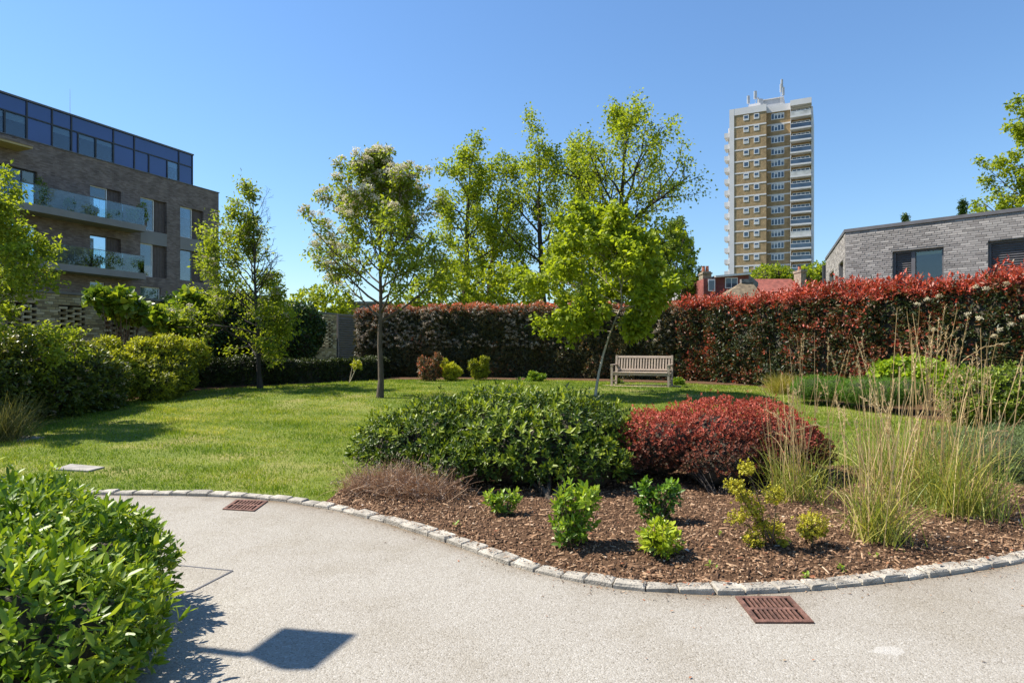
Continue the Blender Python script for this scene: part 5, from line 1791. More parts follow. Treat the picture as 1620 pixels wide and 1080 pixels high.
# smaller leafy plants
M['choisya'] = leaf_mat('choisya_leaf', [(0.0, (0.05, 0.10, 0.015)), (0.5, (0.12, 0.20, 0.025)), (1.0, (0.26, 0.33, 0.045))], .42, .32, .4)
M['choisya_lime'] = leaf_mat('choisya_lime_leaf', [(0.0, (0.10, 0.15, 0.015)), (0.5, (0.22, 0.28, 0.03)), (1.0, (0.42, 0.46, 0.07))], .35, .3, .4)
M['choisya_dark'] = leaf_mat('choisya_dark_leaf', [(0.0, (0.025, 0.06, 0.012)), (0.5, (0.06, 0.13, 0.02)), (1.0, (0.15, 0.25, 0.035))], .4, .27, .4)


def small_plant(label, basepx, blobs, n, mat, seed, L=.065, W=.026, cat_='plant'):
    q = gpt(*basepx)
    q[2] = float(bed_h(np.array([q[0]]), np.array([q[1]]))[0])
    rt = Root('leafy_plant', q, label=label, cat=cat_, group='young leafy plants in the mulch')
    d = q[1]
    bl = [(tuple(px(x, y, d + dd)), (a * d / FPX, a * d / FPX * .9, c_ * d / FPX)) for (x, y, dd, a, c_) in blobs]
    P, ax, dp, r = blob_sprigs(bl, n, .9, .12, 8, .7, q[2] + .04, seed)
    A = rosettes(P, ax, 7, L, W, np.clip(.5 + .5 * (P[:, 2] - np.mean(P[:, 2])) / .3 + r.normal(0, .2, len(P)), 0, 1), (.4, 1.35), 'l', r, .004)
    rt.tris('foliage', *A[:2], mat, A[2])
    stems(rt, q, P[::4], .006, .0025, seed=seed, bend=.05)


small_plant('smallest leafy green plant in the mulch below the wide green bush', (796, 822), [(783, 788, 0, 22, 16), (810, 786, 0, 18, 14), (796, 805, .02, 18, 14)], 85, M['choisya'], 141, .055, .024)
small_plant('tall bright green leafy plant in the mulch, taller of the two below the green bush', (905, 872), [(890, 792, 0, 16, 24), (925, 785, .03, 24, 24), (905, 825, 0, 34, 26), (905, 852, 0, 24, 18)], 210, M['choisya'], 142)
small_plant('glossy deep green leafy plant in front of the red bush', (1042, 838), [(1028, 780, .1, 24, 22), (1062, 775, .1, 14, 18), (1040, 802, .1, 30, 18)], 150, M['choisya_dark'], 143, .06, .025)
small_plant('lime green leafy plant in front of the deep green one', (1046, 886), [(1045, 850, 0, 32, 26), (1048, 868, 0, 26, 16)], 150, M['choisya_lime'], 144, .06, .026)

for i, (x, y, lab) in enumerate(((1139, 856, 'tiny green weed in the mulch between the lime plant and the spurge'), (1278, 918, 'tiny green weed close to the kerb below the small spurge'), (1132, 905, 'tiny yellow-green weed in the mulch right of the lime plant'), (1376, 885, 'flat green weed at the foot of the upright straw grass'), (1330, 903, 'small green weed between the straw grass and the kerb'), (722, 838, 'tiny green weed near the kerb below the wide green bush'))):
    q = gpt(x, y)
    q[2] = float(bed_h(np.array([q[0]]), np.array([q[1]]))[0])
    rt = Root('weed', q, label=lab, cat='weed', group='weeds in the mulch')
    A = rosettes(np.repeat([q + (0, 0, .02)], 2, 0) + np.random.default_rng(i).normal(0, .015, (2, 3)), np.repeat([[0, 0, 1.0]], 2, 0), 6, .032, .017, np.full(2, .6), (.7, 1.5), 'l', np.random.default_rng(i + 40), .004)
    rt.tris('leaves', A[0], A[1], M['choisya'], A[2])

# yellow spurge
M['spurge'] = leaf_mat('spurge_bract', [(0.0, (0.14, 0.14, 0.02)), (0.4, (0.33, 0.31, 0.025)), (1.0, (0.58, 0.52, 0.05))], .5, .3, .3, gain=(1, 1, 1))
M['spurge_leaf'] = leaf_mat('spurge_leaf', [(0.0, (0.06, 0.07, 0.03)), (1.0, (0.18, 0.17, 0.05))], .5, .25, .3)
for (lab, bp, heads, seed) in (('yellow-green spurge with several flower heads in front of the red bush', (1222, 872), [(1182, 742, 14, 12), (1165, 768, 18, 12), (1178, 785, 18, 14), (1165, 818, 15, 12), (1192, 806, 18, 16), (1192, 850, 17, 14), (1226, 783, 18, 14), (1226, 838, 17, 14), (1204, 828, 12, 10), (1238, 858, 10, 8)], 151),
                               ('small yellow spurge with one broad flower head beside the straw grass', (1278, 868), [(1283, 822, 22, 12), (1290, 836, 20, 11), (1274, 838, 16, 10)], 152)):
    q = gpt(*bp)
    q[2] = float(bed_h(np.array([q[0]]), np.array([q[1]]))[0])
    rt = Root('spurge', q, label=lab, cat='plant', group='yellow spurges in the mulch')
    d = q[1]
    r = np.random.default_rng(seed)
    hp = np.array([px(x, y, d + r.uniform(-.1, .1)) for x, y, _, _ in heads])
    bl = [(tuple(p), (a * d / FPX, a * d / FPX, c_ * d / FPX)) for p, (_, _, a, c_) in zip(hp, heads)]
    P, ax, dp, r = blob_sprigs(bl, 130 * len(heads), .6, .3, 14, .8, None, seed)
    A = rosettes(P, ax, 5, .015, .013, np.clip(.55 + r.normal(0, .2, len(P)), 0, 1), (.6, 1.5), 'w', r, .003)
    rt.tris('flower_heads', *A[:2], M['spurge'], A[2])
    stems(rt, q, hp, .006, .003, seed=seed, bend=.05)
    s_ = r.random((400, 1))
    j = r.integers(0, len(hp), 400)
    pp = q * (1 - s_) + hp[j] * s_ + r.normal(0, .012, (400, 3))
    pp = pp[s_[:, 0] > .35]
    A = leaf_arrays(pp, norm(r.normal(0, 1, (len(pp), 3)) + (0, 0, .2)), norm(r.normal(size=(len(pp), 3)) + (0, 0, 1)), .045, .011, r.random(len(pp)), 'd')
    rt.tris('leaves', *A[:2], M['spurge_leaf'], A[2])


# grasses
def ribbons(base, d0, length, width, curve, nseg, r, v, side=None, wtip=.15):
    """arching blades: base (n,3), start direction, droop"""
    n = len(base)
    P = [base]
    d = norm(d0)
    S = norm(np.cross(d, r.normal(size=(n, 3)))) if side is None else side
    for i in range(nseg):
        d = norm(d + np.array([0, 0, -1.0]) * (np.asarray(curve) * ((i + 1) / nseg) ** 1.3)[:, None])
        P.append(P[-1] + d * (np.asarray(length) / nseg)[:, None])
    P = np.stack(P, 1)
    u = np.linspace(0, 1, nseg + 1)
    w = (np.asarray(width)[:, None] * (wtip + (1 - wtip) * (1 - u ** 2))[None])[..., None] * .5
    V = np.stack([P - S[:, None] * w, P + S[:, None] * w], 2).reshape(-1, 3)
    k = (nseg + 1) * 2
    T = []
    for i in range(nseg):
        T += [(2 * i, 2 * i + 1, 2 * i + 3), (2 * i, 2 * i + 3, 2 * i + 2)]
    tri = (np.arange(n)[:, None, None] * k + np.array(T)[None]).reshape(-1, 3)
    return V, tri, np.repeat(np.asarray(v), k), P


M['grass_blade'] = leaf_mat('grass_blade', [(0.0, (0.07, 0.11, 0.03)), (0.5, (0.15, 0.19, 0.05)), (1.0, (0.34, 0.31, 0.12))], .45, .3, .4)
M['straw'] = leaf_mat('straw', [(0.0, (0.25, 0.165, 0.07)), (0.5, (0.42, 0.30, 0.14)), (1.0, (0.62, 0.50, 0.28))], .6, .2, .3, tcol=(1.1, 1, .8), gain=(1.2, 1.2, 1.2))


def tall_grass(label, bp, spread, nblade, nstem, hmax, seed, plumes=1.0, lean=(0, 0)):
    q = gpt(*bp)
    if q[1] < bed_back(q[0]):
        q[2] = float(bed_h(np.array([q[0]]), np.array([q[1]]))[0])
    rt = Root('tall_grass', q, label=label, cat='grass', group='tall straw grasses in the bed')
    r = np.random.default_rng(seed)
    b = q + np.column_stack([r.normal(0, spread, nblade), r.normal(0, spread, nblade), np.zeros(nblade)])
    d = norm(np.column_stack([r.normal(0, .38, nblade), r.normal(0, .38, nblade), np.ones(nblade)]))
    A = ribbons(b, d, r.uniform(.3, .85, nblade) * hmax * .62, r.uniform(.004, .009, nblade), r.uniform(.05, .4, nblade), 7, r, np.clip(.2 + .8 * r.random(nblade), 0, 1))
    rt.tris('leaves', *A[:3][:2], M['grass_blade'], A[2])
    b = q + np.column_stack([r.normal(0, spread * .9, nstem), r.normal(0, spread * .9, nstem), np.zeros(nstem)])
    d = norm(np.column_stack([r.normal(lean[0], .13, nstem), r.normal(lean[1], .13, nstem), np.ones(nstem)]))
    ln = hmax * r.uniform(.55, 1.04, nstem)
    bendv = np.where(r.random(nstem) < .25, r.uniform(.2, .5, nstem), r.uniform(0, .05, nstem))
    A = ribbons(b, d, ln, r.uniform(.005, .009, nstem), bendv, 10, r, np.clip(.5 + r.normal(0, .25, nstem), 0, 1), wtip=.5)
    V2 = [A[:3]]
    A3 = ribbons(b, d, ln, r.uniform(.005, .008, nstem), bendv, 10, r, np.clip(.5 + r.normal(0, .25, nstem), 0, 1), wtip=.5)
    V2.append(A3[:3])
    V2 = cat(V2)
    rt.tris('stalks', V2[0], V2[1], M['straw'], V2[2])
    # feathery heads along the last fifth of some stalks
    C = A[3]
    m = r.random(nstem) < .6 * plumes
    if m.sum():
        ks = []
        for st in C[m]:
            u = r.uniform(.80, 1.0, 46)
            x = u * 10
            i = np.minimum(x.astype(int), 9)
            p = st[i] + (st[i + 1] - st[i]) * (x - i)[:, None]
            ks.append((p, norm(st[i + 1] - st[i])))
        p = np.concatenate([k_[0] for k_ in ks])
        t_ = np.concatenate([k_[1] for k_ in ks])
        A = leaf_arrays(p, norm(t_ + r.normal(0, .33, p.shape)), norm(r.normal(size=p.shape)), r.uniform(.02, .05, len(p)), .005, np.clip(.7 + r.normal(0, .2, len(p)), 0, 1), 'd')
        rt.tris('seed_heads', *A[:2], M['straw'], A[2])


tall_grass('straw grass clump in front of the right end of the red bush', (1262, 800),   .14, 260, 44, 1.30, 161, .4, (-.05, 0))
tall_grass('nearest upright straw grass clump by the kerb', (1390, 862), .10, 330, 42, 1.28, 162, .6)
tall_grass('tallest feathery straw grass clump in the middle of the bed', (1455, 800), .20, 480, 52, 1.92, 163, 1.0, (.0, 0))
tall_grass('straw grass clump leaning out toward the blue-grey bush', (1520, 822), .17, 420, 40, 1.72, 164, .7, (.08, 0))
tall_grass('thin straw grass stems behind the red bush', (1290, 745), .22, 90, 22, 1.7, 165, 1.0)

tall_grass('straw grass clump between the middle clump and the far lawn', (1400, 770), .16, 260, 24, 1.55, 166, .8)

# dry brown lavender beside the kerb
M['dry'] = leaf_mat('dry_stalk', [(0.0, (0.12, 0.065, 0.04)), (0.5, (0.25, 0.155, 0.10)), (1.0, (0.40, 0.30, 0.22))], .8, .15, .2, tcol=(1, .9, .8), gain=(1.5, 1.5, 1.4))
q = gpt(640, 806)
dl = Root('dry_shrub', q, label='withered brown shrub of dry stalks between the kerb and the green bush', cat='shrub')
r = np.random.default_rng(171)
n = 3600
u = r.random(n)
cx = np.interp(u, [0, .5, 1], [px(565, 0, 6.9)[0], px(645, 0, 6.75)[0], px(705, 0, 6.5)[0]])
cy = np.interp(u, [0, .5, 1], [6.95, 6.8, 6.5])
b = np.column_stack([cx + r.normal(0, .10, n), cy + r.normal(0, .12, n), np.zeros(n)])
b[:, 2] = ground_h(b[:, 0], b[:, 1]) + r.uniform(0, .12, n)
d = norm(np.column_stack([r.normal(0, .75, n), r.normal(-.12, .75, n), np.abs(r.normal(.7, .35, n))]))
A = ribbons(b, d, r.uniform(.12, .40, n) * (1 - .3 * np.abs(u - .55)), r.uniform(.003, .006, n), r.uniform(0, .35, n), 4, r, np.clip(.45 + r.normal(0, .22, n), 0, 1), wtip=.5)
dl.tris('stalks', A[0], A[1], M['dry'], A[2])
tip = A[3][:, -1][::5]
M['dry_head'] = leaf_mat('dry_head', [(0.0, (0.24, 0.17, 0.12)), (1.0, (0.44, 0.35, 0.28))], .9, .1, .1, tcol=(1, 1, 1), gain=(1, 1, 1))
h = leaf_arrays(np.repeat(tip, 5, 0) + r.normal(0, .008, (len(tip) * 5, 3)), norm(r.normal(size=(len(tip) * 5, 3)) + (0, 0, .5)), norm(r.normal(size=(len(tip) * 5, 3))), .022, .009, r.random(len(tip) * 5), 'd')
dl.tris('dead_flower_heads', h[0], h[1], M['dry_head'], h[2])

# planting by the red hedge
M['santolina'] = leaf_mat('fine_green', [(0.0, (0.03, 0.07, 0.015)), (0.5, (0.075, 0.16, 0.025)), (1.0, (0.14, 0.25, 0.04))], .5, .25, .3)
M['lavender'] = leaf_mat('grey_green_leaf', [(0.0, (0.04, 0.06, 0.04)), (0.5, (0.10, 0.145, 0.09)), (1.0, (0.18, 0.23, 0.15))], .55, .2, .3)
M['hydrangea'] = leaf_mat('hydrangea_leaf', [(0.0, (0.09, 0.14, 0.02)), (0.5, (0.17, 0.25, 0.03)), (1.0, (0.30, 0.37, 0.05))], .4, .35, .4)
rnd = lambda m_, s_: (lambda P, a, d, r: m_ + r.normal(0, s_, len(P)))
shrub('lavender_mound', 'fine-leaved bright green mound at the far end of the side bed', [on(1285, 613, 14.9, .45, .5, .28), on(1320, 615, 14.5, .42, .5, .28)], 4200, .07, .006, M['santolina'], 181, rnd(.5, .2), 'shrub', per=7, lump=.04, up=1.2, core=.85, group='fine-leaved mounds in the side bed', zf=.42)
shrub('lavender_mound', 'fine-leaved bright green mound nearest the lawn in the side bed', [on(1362, 618, 13.9, .45, .5, .30), on(1400, 621, 13.5, .42, .5, .30), on(1435, 620, 13.4, .35, .4, .3)], 5200, .07, .006, M['santolina'], 182, rnd(.5, .2), 'shrub', per=7, lump=.04, up=1.2, core=.85, group='fine-leaved mounds in the side bed', zf=.40)
shrub('hydrangea', 'lime green broad-leaved plant against the red hedge', [on(1432, 583, 14.8, .42, .4, .28), on(1400, 588, 15.0, .3, .35, .2), on(1465, 592, 14.4, .42, .4, .28), on(1505, 603, 13.9, .5, .5, .3)], 900, .13, .09, M['hydrangea'], 183, rnd(.5, .22), 'plant', per=5, lump=.15, shape='w', core=.7, depth=.5)
shrub('broad_green_bush', 'dense mid-green rounded bush at the foot of the hedge by the picture edge', [on(1540, 628, 11.6, .55, .6, .52), on(1600, 625, 11.3, .6, .6, .54), on(1660, 630, 11, .6, .6, .54)], 5200, .07, .03, M['pitto'], 184, lambda P, a, d, r: .68 + r.normal(0, .18, len(P)), 'bush', per=7, lump=.08, up=.6, core=.8)
shrub('grey_green_mound', 'blue-grey lavender bush at the end of the mulch bed', [on(1590, 730, 7.6, .48, .55, .42), on(1650, 735, 7.3, .5, .55, .42), on(1525, 715, 8.2, .4, .45, .32)], 8500, .06, .0055, M['lavender'], 185, lambda P, a, d, r: .35 + .4 * sstep(.2, .75, P[:, 2]) + r.normal(0, .2, len(P)), 'shrub', per=7, lump=.05, up=1.0, core=.84)


def tuft(label, bp, n, h, spread, mat, seed, cat_='grass', wid=.004, zoff=0, curve=(.1, .5)):
    q = gpt(*bp)
    rt = Root('grass_tuft', q, label=label, cat=cat_, group='grass tufts at the bed edges')
    r = np.random.default_rng(seed)
    b = q + np.column_stack([r.normal(0, spread * .4, n), r.normal(0, spread * .4, n), np.zeros(n)])
    d = norm(np.column_stack([r.normal(0, .5, n), r.normal(0, .5, n), np.ones(n)]))
    A = ribbons(b, d, h * r.uniform(.6, 1.1, n), np.full(n, wid), r.uniform(*curve, n), 6, r, r.random(n))
    rt.tris('leaves', A[0], A[1], mat, A[2])


M['tuft_gold'] = leaf_mat('tuft_gold', [(0.0, (0.12, 0.13, 0.03)), (0.5, (0.22, 0.21, 0.06)), (1.0, (0.40, 0.30, 0.12))], .5, .3, .3)
M['tuft_dark'] = leaf_mat('tuft_dark', [(0.0, (0.03, 0.04, 0.015)), (0.6, (0.09, 0.09, 0.04)), (1.0, (0.26, 0.22, 0.13))], .5, .25, .3)
tuft('golden grass tuft at the foot of the red hedge', (1238, 622), 900, .62, .35, M['tuft_gold'], 191, wid=.008)
tuft('fading orange grass tuft between the green mounds and the hedge', (1335, 612), 350, .5, .3, M['tuft_gold'], 193, wid=.008)
tuft('dark grass tuft with pale upright stalks beside the evergreen shrub', (8, 698), 700, .85, .35, M['tuft_dark'], 192, wid=.006, curve=(0, .3))
# small yellow shrubs by the rear hedge
for (x, y, rx, rz_, d, lab, s_, mt) in ((713, 584, .36, .38, 22.6, 'bright yellow shrub at the foot of the flowering hedge', 195, 'golden'), (757, 580, .33, .42, 22.8, 'yellow-green shrub beside the bright yellow one', 196, 'golden'), (680, 580, .40, .48, 22.4, 'bronze-leaved shrub beside the bright yellow shrub', 197, 'photinia_old'),
                                  (845, 594, .40, .16, 22.2, 'low green plant in front of the flowering hedge', 198, 'choisya'), (978, 605, .3, .14, 20.9, 'low green plant beside the bench leg', 199, 'pitto'), (1074, 603, .24, .14, 20.2, 'small green plant on the hedge side of the bench', 200, 'choisya')):
    rr_ = np.random.default_rng(s_)
    shrub('border_shrub', lab, [on(x, y + 6, d, rx * .75, rx * .75, rz_ * .75)] + [on(x + rr_.uniform(-1, 1) * rx * 32, y + rr_.uniform(-.9, .9) * rz_ * 28, d + rr_.uniform(-.15, .15), rx * .45, rx * .45, rz_ * .5) for _ in range(5)], 1000, .075, .035, M[mt], s_, rnd({195: .95, 196: .62, 197: .55}.get(s_, .5), .2), 'shrub', per=6, lump=.15, core=.55, group='small shrubs by the rear hedge')
# sapling in front of the dark hedge
q = gpt(553, 607)
sp_ = Root('sapling', q, label='small sapling with one tuft of yellow leaves before the dark hedge', cat='plant')
tip = px(565, 577, q[1])
stems(sp_, q, [tip, tip + (-.12, 0, .12)], .018, .01, seed=4, mat=M['bark_pale'])
P, ax, dp, r = blob_sprigs([(tuple(tip), (.15, .15, .14))], 60, .6, .1, 5, .5, None, 5)
A = rosettes(P, ax, 6, .09, .04, np.clip(.8 + r.normal(0, .15, len(P)), 0, 1), (.4, 1.3), 'd', r, .01)
sp_.tris('leaves', A[0], A[1], M['golden'], A[2])

# ------------------------------------------------------------------ glossy bush by the path
M['glossy'] = leaf_mat('glossy_leaf', [(0.0, (0.035, 0.075, 0.010)), (0.4, (0.075, 0.135, 0.016)), (0.75, (0.14, 0.21, 0.025)), (1.0, (0.26, 0.31, 0.05))], .42, .3, .4)
fb = [((-2.34, 2.55, .36), (.68, .75, .46)), ((-2.75, 3.45, .38), (.68, .72, .46)), ((-3.3, 4.1, .38), (.70, .58, .42)), ((-3.75, 3.2, .44), (1.05, 1.0, .48)), ((-4.5, 4.15, .42), (.95, .68, .46)),
      ((-2.5, 1.9, .38), (.75, .6, .46)), ((-2.02, 2.9, .26), (.36, .5, .32)), ((-2.45, 3.75, .26), (.42, .42, .34)), ((-3.4, 2.2, .42), (.9, .8, .48))]
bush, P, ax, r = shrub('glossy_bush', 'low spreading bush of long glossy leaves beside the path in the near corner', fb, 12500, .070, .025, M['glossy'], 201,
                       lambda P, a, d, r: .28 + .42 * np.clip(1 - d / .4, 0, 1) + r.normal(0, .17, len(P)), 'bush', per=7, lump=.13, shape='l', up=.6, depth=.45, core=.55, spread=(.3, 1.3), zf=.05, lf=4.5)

# ------------------------------------------------------------------ lawn blades, daisies, wood chips
M['blade'] = leaf_mat('lawn_blade', [(0.0, (0.07, 0.13, 0.012)), (0.4, (0.14, 0.20, 0.018)), (0.75, (0.23, 0.26, 0.03)), (1.0, (0.42, 0.38, 0.14))], .5, .35, .25, gain=(1.2, 1.25, 1.0))
r = np.random.default_rng(211)
n = 620000
Y = 6.5 + 17.2 * r.random(n) ** 1.25
Xs = (r.random(n) * 2 - 1) * (Y * .84 + .6)
inbed = (Xs > -1.97) & (Y < bed_back(Xs) + .0)
bx2 = np.interp(Y, [11.2, 12.6, 13.9, 15.8, 17.5, 19.3, 24], [13, 8.2, 7.75, 7.35, 7.35, 7.45, 2])
lx = np.interp(Y, [6, 10.6, 11.2, 13, 16, 18.2, 20.4, 23], [-30, -14, -11.2, -9.6, -9.3, -8.6, -6.6, -5.4])
by = np.interp(Xs, [-6.5, -4, -1, 2, 4, 5.6, 7.4], [23, 23.2, 23.4, 22.8, 21.6, 20.7, 19.4])
sl = np.zeros(n, bool)
for c_ in ((gpt(126, 741)), (gpt(22, 694))):
    sl |= (np.abs(Xs - c_[0]) < .34) & (np.abs(Y - c_[1]) < .22)
bench_bare = (((Xs - 4.15) / 1.15) ** 2 + ((Y - 20.1) / .55) ** 2) < 1
ok = (Y > kerb_y(Xs) + .13) & ~inbed & (Xs < bx2) & (Xs > lx) & (Y < by) & ~sl & ~bench_bare
pp = np.stack([Xs, Y], -1)
dens = np.clip(.75 + .4 * wav(pp, 1.1, 5) + .25 * wav(pp, 3.1, 6), .12, 1)
dens *= .35 + .65 * sstep(.1, .5, Y - kerb_y(Xs))
ok &= r.random(n) < dens
Xs, Y, pp = Xs[ok], Y[ok], pp[ok]
n = len(Xs)
b = np.stack([Xs, Y, ground_h(Xs, Y) - .004], -1)
tall = .8 + .9 * np.clip(wav(pp, 2.3, 8), 0, 1) + .6 * np.clip(wav(pp, 9, 13), 0, 1) + .8 * (r.random(n) < .03)
h = r.uniform(.025, .055, n) * tall
d = norm(np.column_stack([r.normal(0, .5, n), r.normal(0, .5, n), np.ones(n)]))
S = norm(np.column_stack([r.normal(0, 1, n), r.normal(0, 1, n), np.zeros(n)]))
w = (.0035 + .00075 * Y)[:, None] * .5
V = np.stack([b - S * w, b + S * w, b + d * h[:, None]], 1).reshape(-1, 3)
T = np.arange(n * 3).reshape(-1, 3)
v = np.clip(.40 + .24 * wav(pp, .8, 9) + .22 * wav(pp, 2.6, 10) + .28 * wav(pp, 8, 12) + r.normal(0, .2, n), 0, 1)
put('grass', raw_mesh('grass', V, T, np.repeat(v, 3)), M['blade'], kind='stuff', label='short sunlit lawn grass with drier patches', cat='grass')

M['daisy'] = leaf_mat('daisy', [(0.0, (0.6, 0.58, 0.5)), (1.0, (0.8, 0.8, 0.76))], .7, .2, .2, tcol=(1, 1, 1), gain=(1, 1, 1))
spots = [(gpt(x, y), s_, k_) for x, y, s_, k_ in ((120, 705, .12, 14), (265, 633, .7, 60), (640, 612, .6, 60), (560, 620, .6, 40), (480, 700, 2.0, 160), (290, 720, 2.0, 130), (250, 700, 1.5, 40), (720, 605, .8, 40), (1130, 618, .6, 30), (1402, 676, .10, 70), (420, 750, 1.5, 40))]
C = np.concatenate([q[0] + np.column_stack([r.normal(0, s_, k_), r.normal(0, s_ * .6, k_), np.zeros(k_)]) for q, s_, k_ in spots])
C = C[(C[:, 1] > kerb_y(C[:, 0]) + .3) & (C[:, 0] > np.interp(C[:, 1], [6, 10.6, 11.2, 13, 16, 18.2, 20.4, 23], [-30, -14, -11.2, -9.6, -9.3, -8.6, -6.6, -5.4]))]
C[:, 2] = ground_h(C[:, 0], C[:, 1]) + .05
A = blossom_heads(C, np.repeat([[0, 0, 1.0]], len(C), 0), .012, 7, .018, r, .6)
put('daisies', raw_mesh('daisies', A[0], A[1], A[2]), M['daisy'], kind='stuff', label='small white daisies dotted over the lawn', cat='flowers')

M['chip'] = attr_mat('wood_chip', [(0.0, (0.03, 0.018, 0.012)), (0.35, (0.13, 0.07, 0.038)), (0.6, (0.26, 0.155, 0.09)), (0.85, (0.42, 0.28, 0.17)), (1.0, (0.58, 0.46, 0.34))], .85, .2)
n = 33000
Xs = r.uniform(-1.9, 7.6, n)
u = r.random(n) ** 1.3
Y = kerb_y(Xs) + .10 + u * np.minimum(bed_back(Xs) - kerb_y(Xs) - .1, 3.6)
ok = (Xs < Y * .84 + .3) & (bed_back(Xs) > kerb_y(Xs) + .2)
Xs, Y = Xs[ok], Y[ok]
n = len(Xs)
c = np.stack([Xs, Y, bed_h(Xs, Y) + r.uniform(.001, .012, n)], -1)
a = r.uniform(0, 6.28, n)
t1 = norm(np.column_stack([np.cos(a), np.sin(a), r.normal(0, .22, n)]))
t2 = norm(np.cross(np.array([0, 0, 1.0]) + r.normal(0, .25, (n, 3)), t1))
t3 = np.cross(t1, t2)
big = r.random(n)
L = np.where(big < .85, r.uniform(.010, .032, n), r.uniform(.03, .10, n))[:, None]
W = (np.where(big < .85, r.uniform(.25, .5, n), r.uniform(.06, .16, n)) * L[:, 0])[:, None]
Hh = r.uniform(.002, .005, n)[:, None]
V = np.stack([c + sx * t1 * L / 2 * (.8 if sz > 0 else 1) + sy * t2 * W / 2 + sz * t3 * Hh for sz in (-1, 1) for sx, sy in ((-1, -1), (1, -1), (1, 1), (-1, 1))], 1).reshape(-1, 3)
fc = np.array([(4, 5, 6), (4, 6, 7), (0, 1, 5), (0, 5, 4), (1, 2, 6), (1, 6, 5), (2, 3, 7), (2, 7, 6), (3, 0, 4), (3, 4, 7)])
T = (np.arange(n)[:, None, None] * 8 + fc[None]).reshape(-1, 3)
put('wood_chips', raw_mesh('wood_chips', V, T, np.repeat(np.clip(r.beta(1.6, 2.2, n), 0, 1), 8)), M['chip'], kind='stuff', label='brown bark mulch chips covering the flower bed', cat='mulch')

n = 1500
Xs = r.uniform(-2.0, 4.6, n)
e = np.abs(r.normal(0, .10, n))
Y = kerb_y(Xs) + .12 - e * (1 + .8 * (r.random(n) < .15))
k_ = kerb_y(Xs)
c = np.stack([Xs, Y, np.where(Y > k_ + .01, .045, .004) + r.uniform(0, .004, n)], -1)
c = c[np.abs(Y - k_ - .005) > .012]
n = len(c)
a = r.uniform(0, 6.28, n)
ln = r.uniform(.006, .03, n)
A = leaf_arrays(c, np.column_stack([np.cos(a), np.sin(a), r.uniform(-.05, .12, n)]), norm(np.column_stack([r.normal(0, .3, n), r.normal(0, .3, n), np.ones(n)])), ln, ln * .35, np.clip(r.beta(1.6, 2.2, n), 0, 1), 'd', .1, .05)
put('spilled_chips', raw_mesh('spilled_chips', *A), M['chip'], kind='stuff', label='bark crumbs spilled over the kerb stones onto the path', cat='mulch')

M['litter'] = attr_mat('fallen_leaf', [(0.0, (0.16, 0.06, 0.03)), (0.5, (0.34, 0.13, 0.06)), (0.8, (0.30, 0.2, 0.1)), (1.0, (0.6, 0.5, 0.4))], .7, .3)
n = 190
Xs = np.concatenate([r.uniform(-1.6, 5.0, 150), r.uniform(-.5, 3.6, 40)])
Y = np.concatenate([kerb_y(Xs[:150]) + r.uniform(.02, 1.5, 150), kerb_y(Xs[150:]) - r.random(40) ** 2 * 1.2])
z = np.where(Y > kerb_y(Xs) + .12, bed_h(Xs, Y) + .016, np.where(Y > kerb_y(Xs), .05, .006))
c = np.stack([Xs, Y, z], -1)
a = r.uniform(0, 6.28, n)
ln = np.where(Y > kerb_y(Xs), r.uniform(.02, .055, n), r.uniform(.008, .025, n))
A = leaf_arrays(c, np.column_stack([np.cos(a), np.sin(a), r.uniform(-.1, .3, n)]), norm(np.column_stack([r.normal(0, .3, n), r.normal(0, .3, n), np.ones(n)])), ln, ln * .5, r.random(n), 'w', .1, .15)
put('leaf_litter', raw_mesh('leaf_litter', *A), M['litter'], kind='stuff', label='fallen brown and orange leaves on mulch and path edge', cat='leaves')

# ------------------------------------------------------------------ bench
M['teak'] = plain('weathered_teak', (0.42, 0.335, 0.265), .75, var=.16, scale=9, bump=.3, bscale=40, stretch=(1, 6, 6), objrand=.08)
q = gpt(1012, 611)
BA = math.radians(-24)
bench = Root('garden_bench', q, BA, label='weathered slatted wooden garden bench in front of the hedges', cat='bench')


def bb(name, x0, x1, y0, y1, z0, z1, parent=None, rake=0.0, smooth=False):
    """bench-local box; rake leans it back with height"""
    pts = [(x0, y0, z0), (x1, y0, z0), (x1, y1, z0), (x0, y1, z0), (x0, y0, z1), (x1, y0, z1), (x1, y1, z1), (x0, y1, z1)]
    mb = MB()
    mb.hexa([(p[0], p[1] + max(0, p[2] - .42) * rake, p[2]) for p in pts])
    me = bpy.data.meshes.new(name)
    me.from_pydata(mb.V, [], mb.F)
    me.update()
    return put(name, me, M['teak'], parent or bench.o)


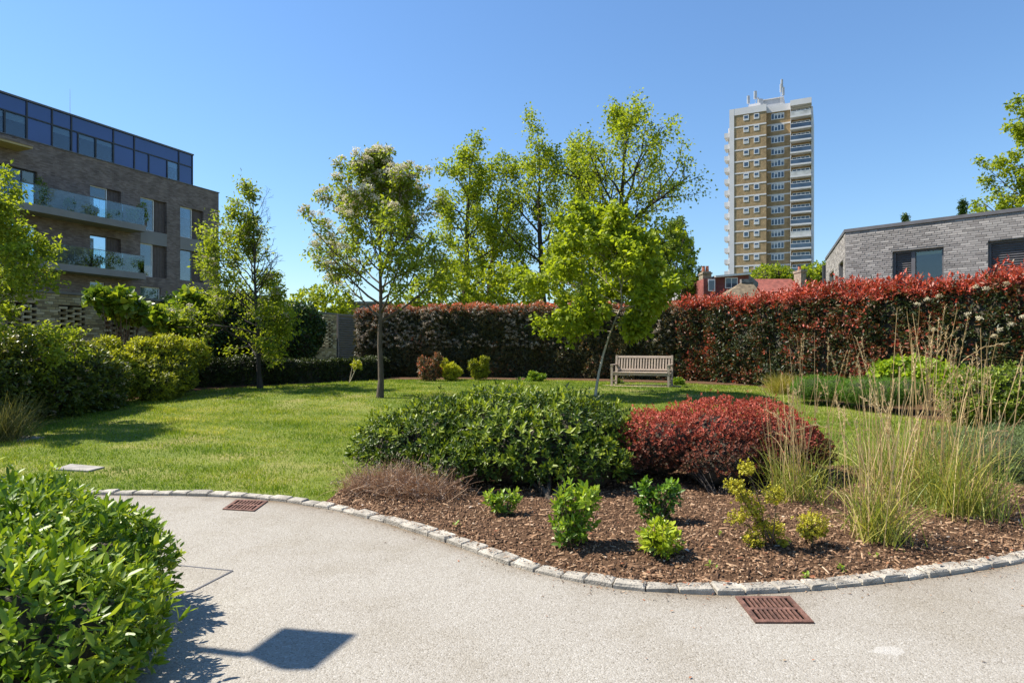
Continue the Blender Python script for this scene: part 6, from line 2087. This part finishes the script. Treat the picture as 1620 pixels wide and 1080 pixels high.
HWD = .90
for sx in (-1, 1):
    xx = sx * (HWD - .035)
    bb('leg', xx - .032, xx + .032, -.032, .032, -.02, .63)
    bb('leg', xx - .032, xx + .032, .47, .535, -.02, .94, rake=.22)
    arm = bb('armrest', xx - .04, xx + .04, -.06, .56, .631, .665)
    bb('side_rail', xx - .018, xx + .018, .033, .469, .34, .41)
    bb('stretcher', xx - .015, xx + .015, .033, .469, .12, .16)
bb('front_rail', -HWD + .07, HWD - .07, -.02, .015, .33, .405)
bb('rear_rail', -HWD + .07, HWD - .07, .485, .515, .34, .405)
for i in range(6):
    y0 = -.035 + i * .086
    bb('seat_slat', -HWD + (.005 if i == 0 else .072), HWD - (.005 if i == 0 else .072), y0 - (.0 if i else .0), y0 + .072, .411, .433) if i else bb('seat_slat', -HWD + .07, HWD - .07, -.045, .037, .411, .433)
back = bb('back_rail', -HWD + .068, HWD - .068, .485, .52, .855, .925, rake=.22)
bb('back_rail', -HWD + .068, HWD - .068, .485, .52, .47, .525, rake=.22)
ns = 19
for i in range(ns):
    xc = -HWD + .12 + (2 * HWD - .24) * i / (ns - 1)
    bb('back_slat', xc - .024, xc + .024, .495, .51, .526, .854, rake=.22)
# worn paving under the bench
cc = q + np.array([.1, .15, 0])
ring = [(cc[0] + 1.15 * math.cos(a) * (1 + .06 * math.sin(5 * a)), cc[1] + .5 * math.sin(a) - .45 * math.cos(a) * .5) for a in np.linspace(0, 6.28, 28, endpoint=False)]
rg = [(p[0], p[1], gz(*p) + .016) for p in ring]
cz = (cc[0], cc[1], gz(cc[0], cc[1]) + .022)
V = np.array(rg + [cz])
T = np.array([(i, (i + 1) % 28, 28) for i in range(28)])
M['worn'] = plain('worn_earth', (0.36, 0.28, 0.2), .95, var=.2, scale=6, bump=.4, bscale=40)
put('bare_ground', raw_mesh('bare_ground', V, T), M['worn'], kind='structure')

# ------------------------------------------------------------------ lamp whose shadow falls on the path
lh = 4.0
sh_ = SUN * (lh / SUN[2])
cor = [flat(385, 1035), flat(440, 1058), flat(482, 1057), flat(552, 1001), flat(447, 992)]
cor = [(p[0] + sh_[0], p[1] + sh_[1]) for p in cor]
pb = (cor[0][0], cor[0][1])
lamp = Root('lamp_post', (pb[0], pb[1], 0), label='slim lamp post with flat square head standing beside the glossy bush', cat='lamp post')
M['lamp_metal'] = plain('lamp_metal', (0.16, 0.16, 0.165), .45, .6, var=.08)
MB().tube([(pb[0], pb[1], -.02), (pb[0], pb[1], 1.0), (pb[0], pb[1], lh)], [.045, .04, .035], 12).build('post', M['lamp_metal'], lamp, smooth=True)
MB().prism([(p[0], p[1]) for p in cor], lh + .001, lh + .07).build('lamp_head', M['lamp_metal'], lamp)
MB().tube([(pb[0], pb[1], -.02), (pb[0], pb[1], .03)], [.11, .11], 12).build('base_plate', M['lamp_metal'], lamp)
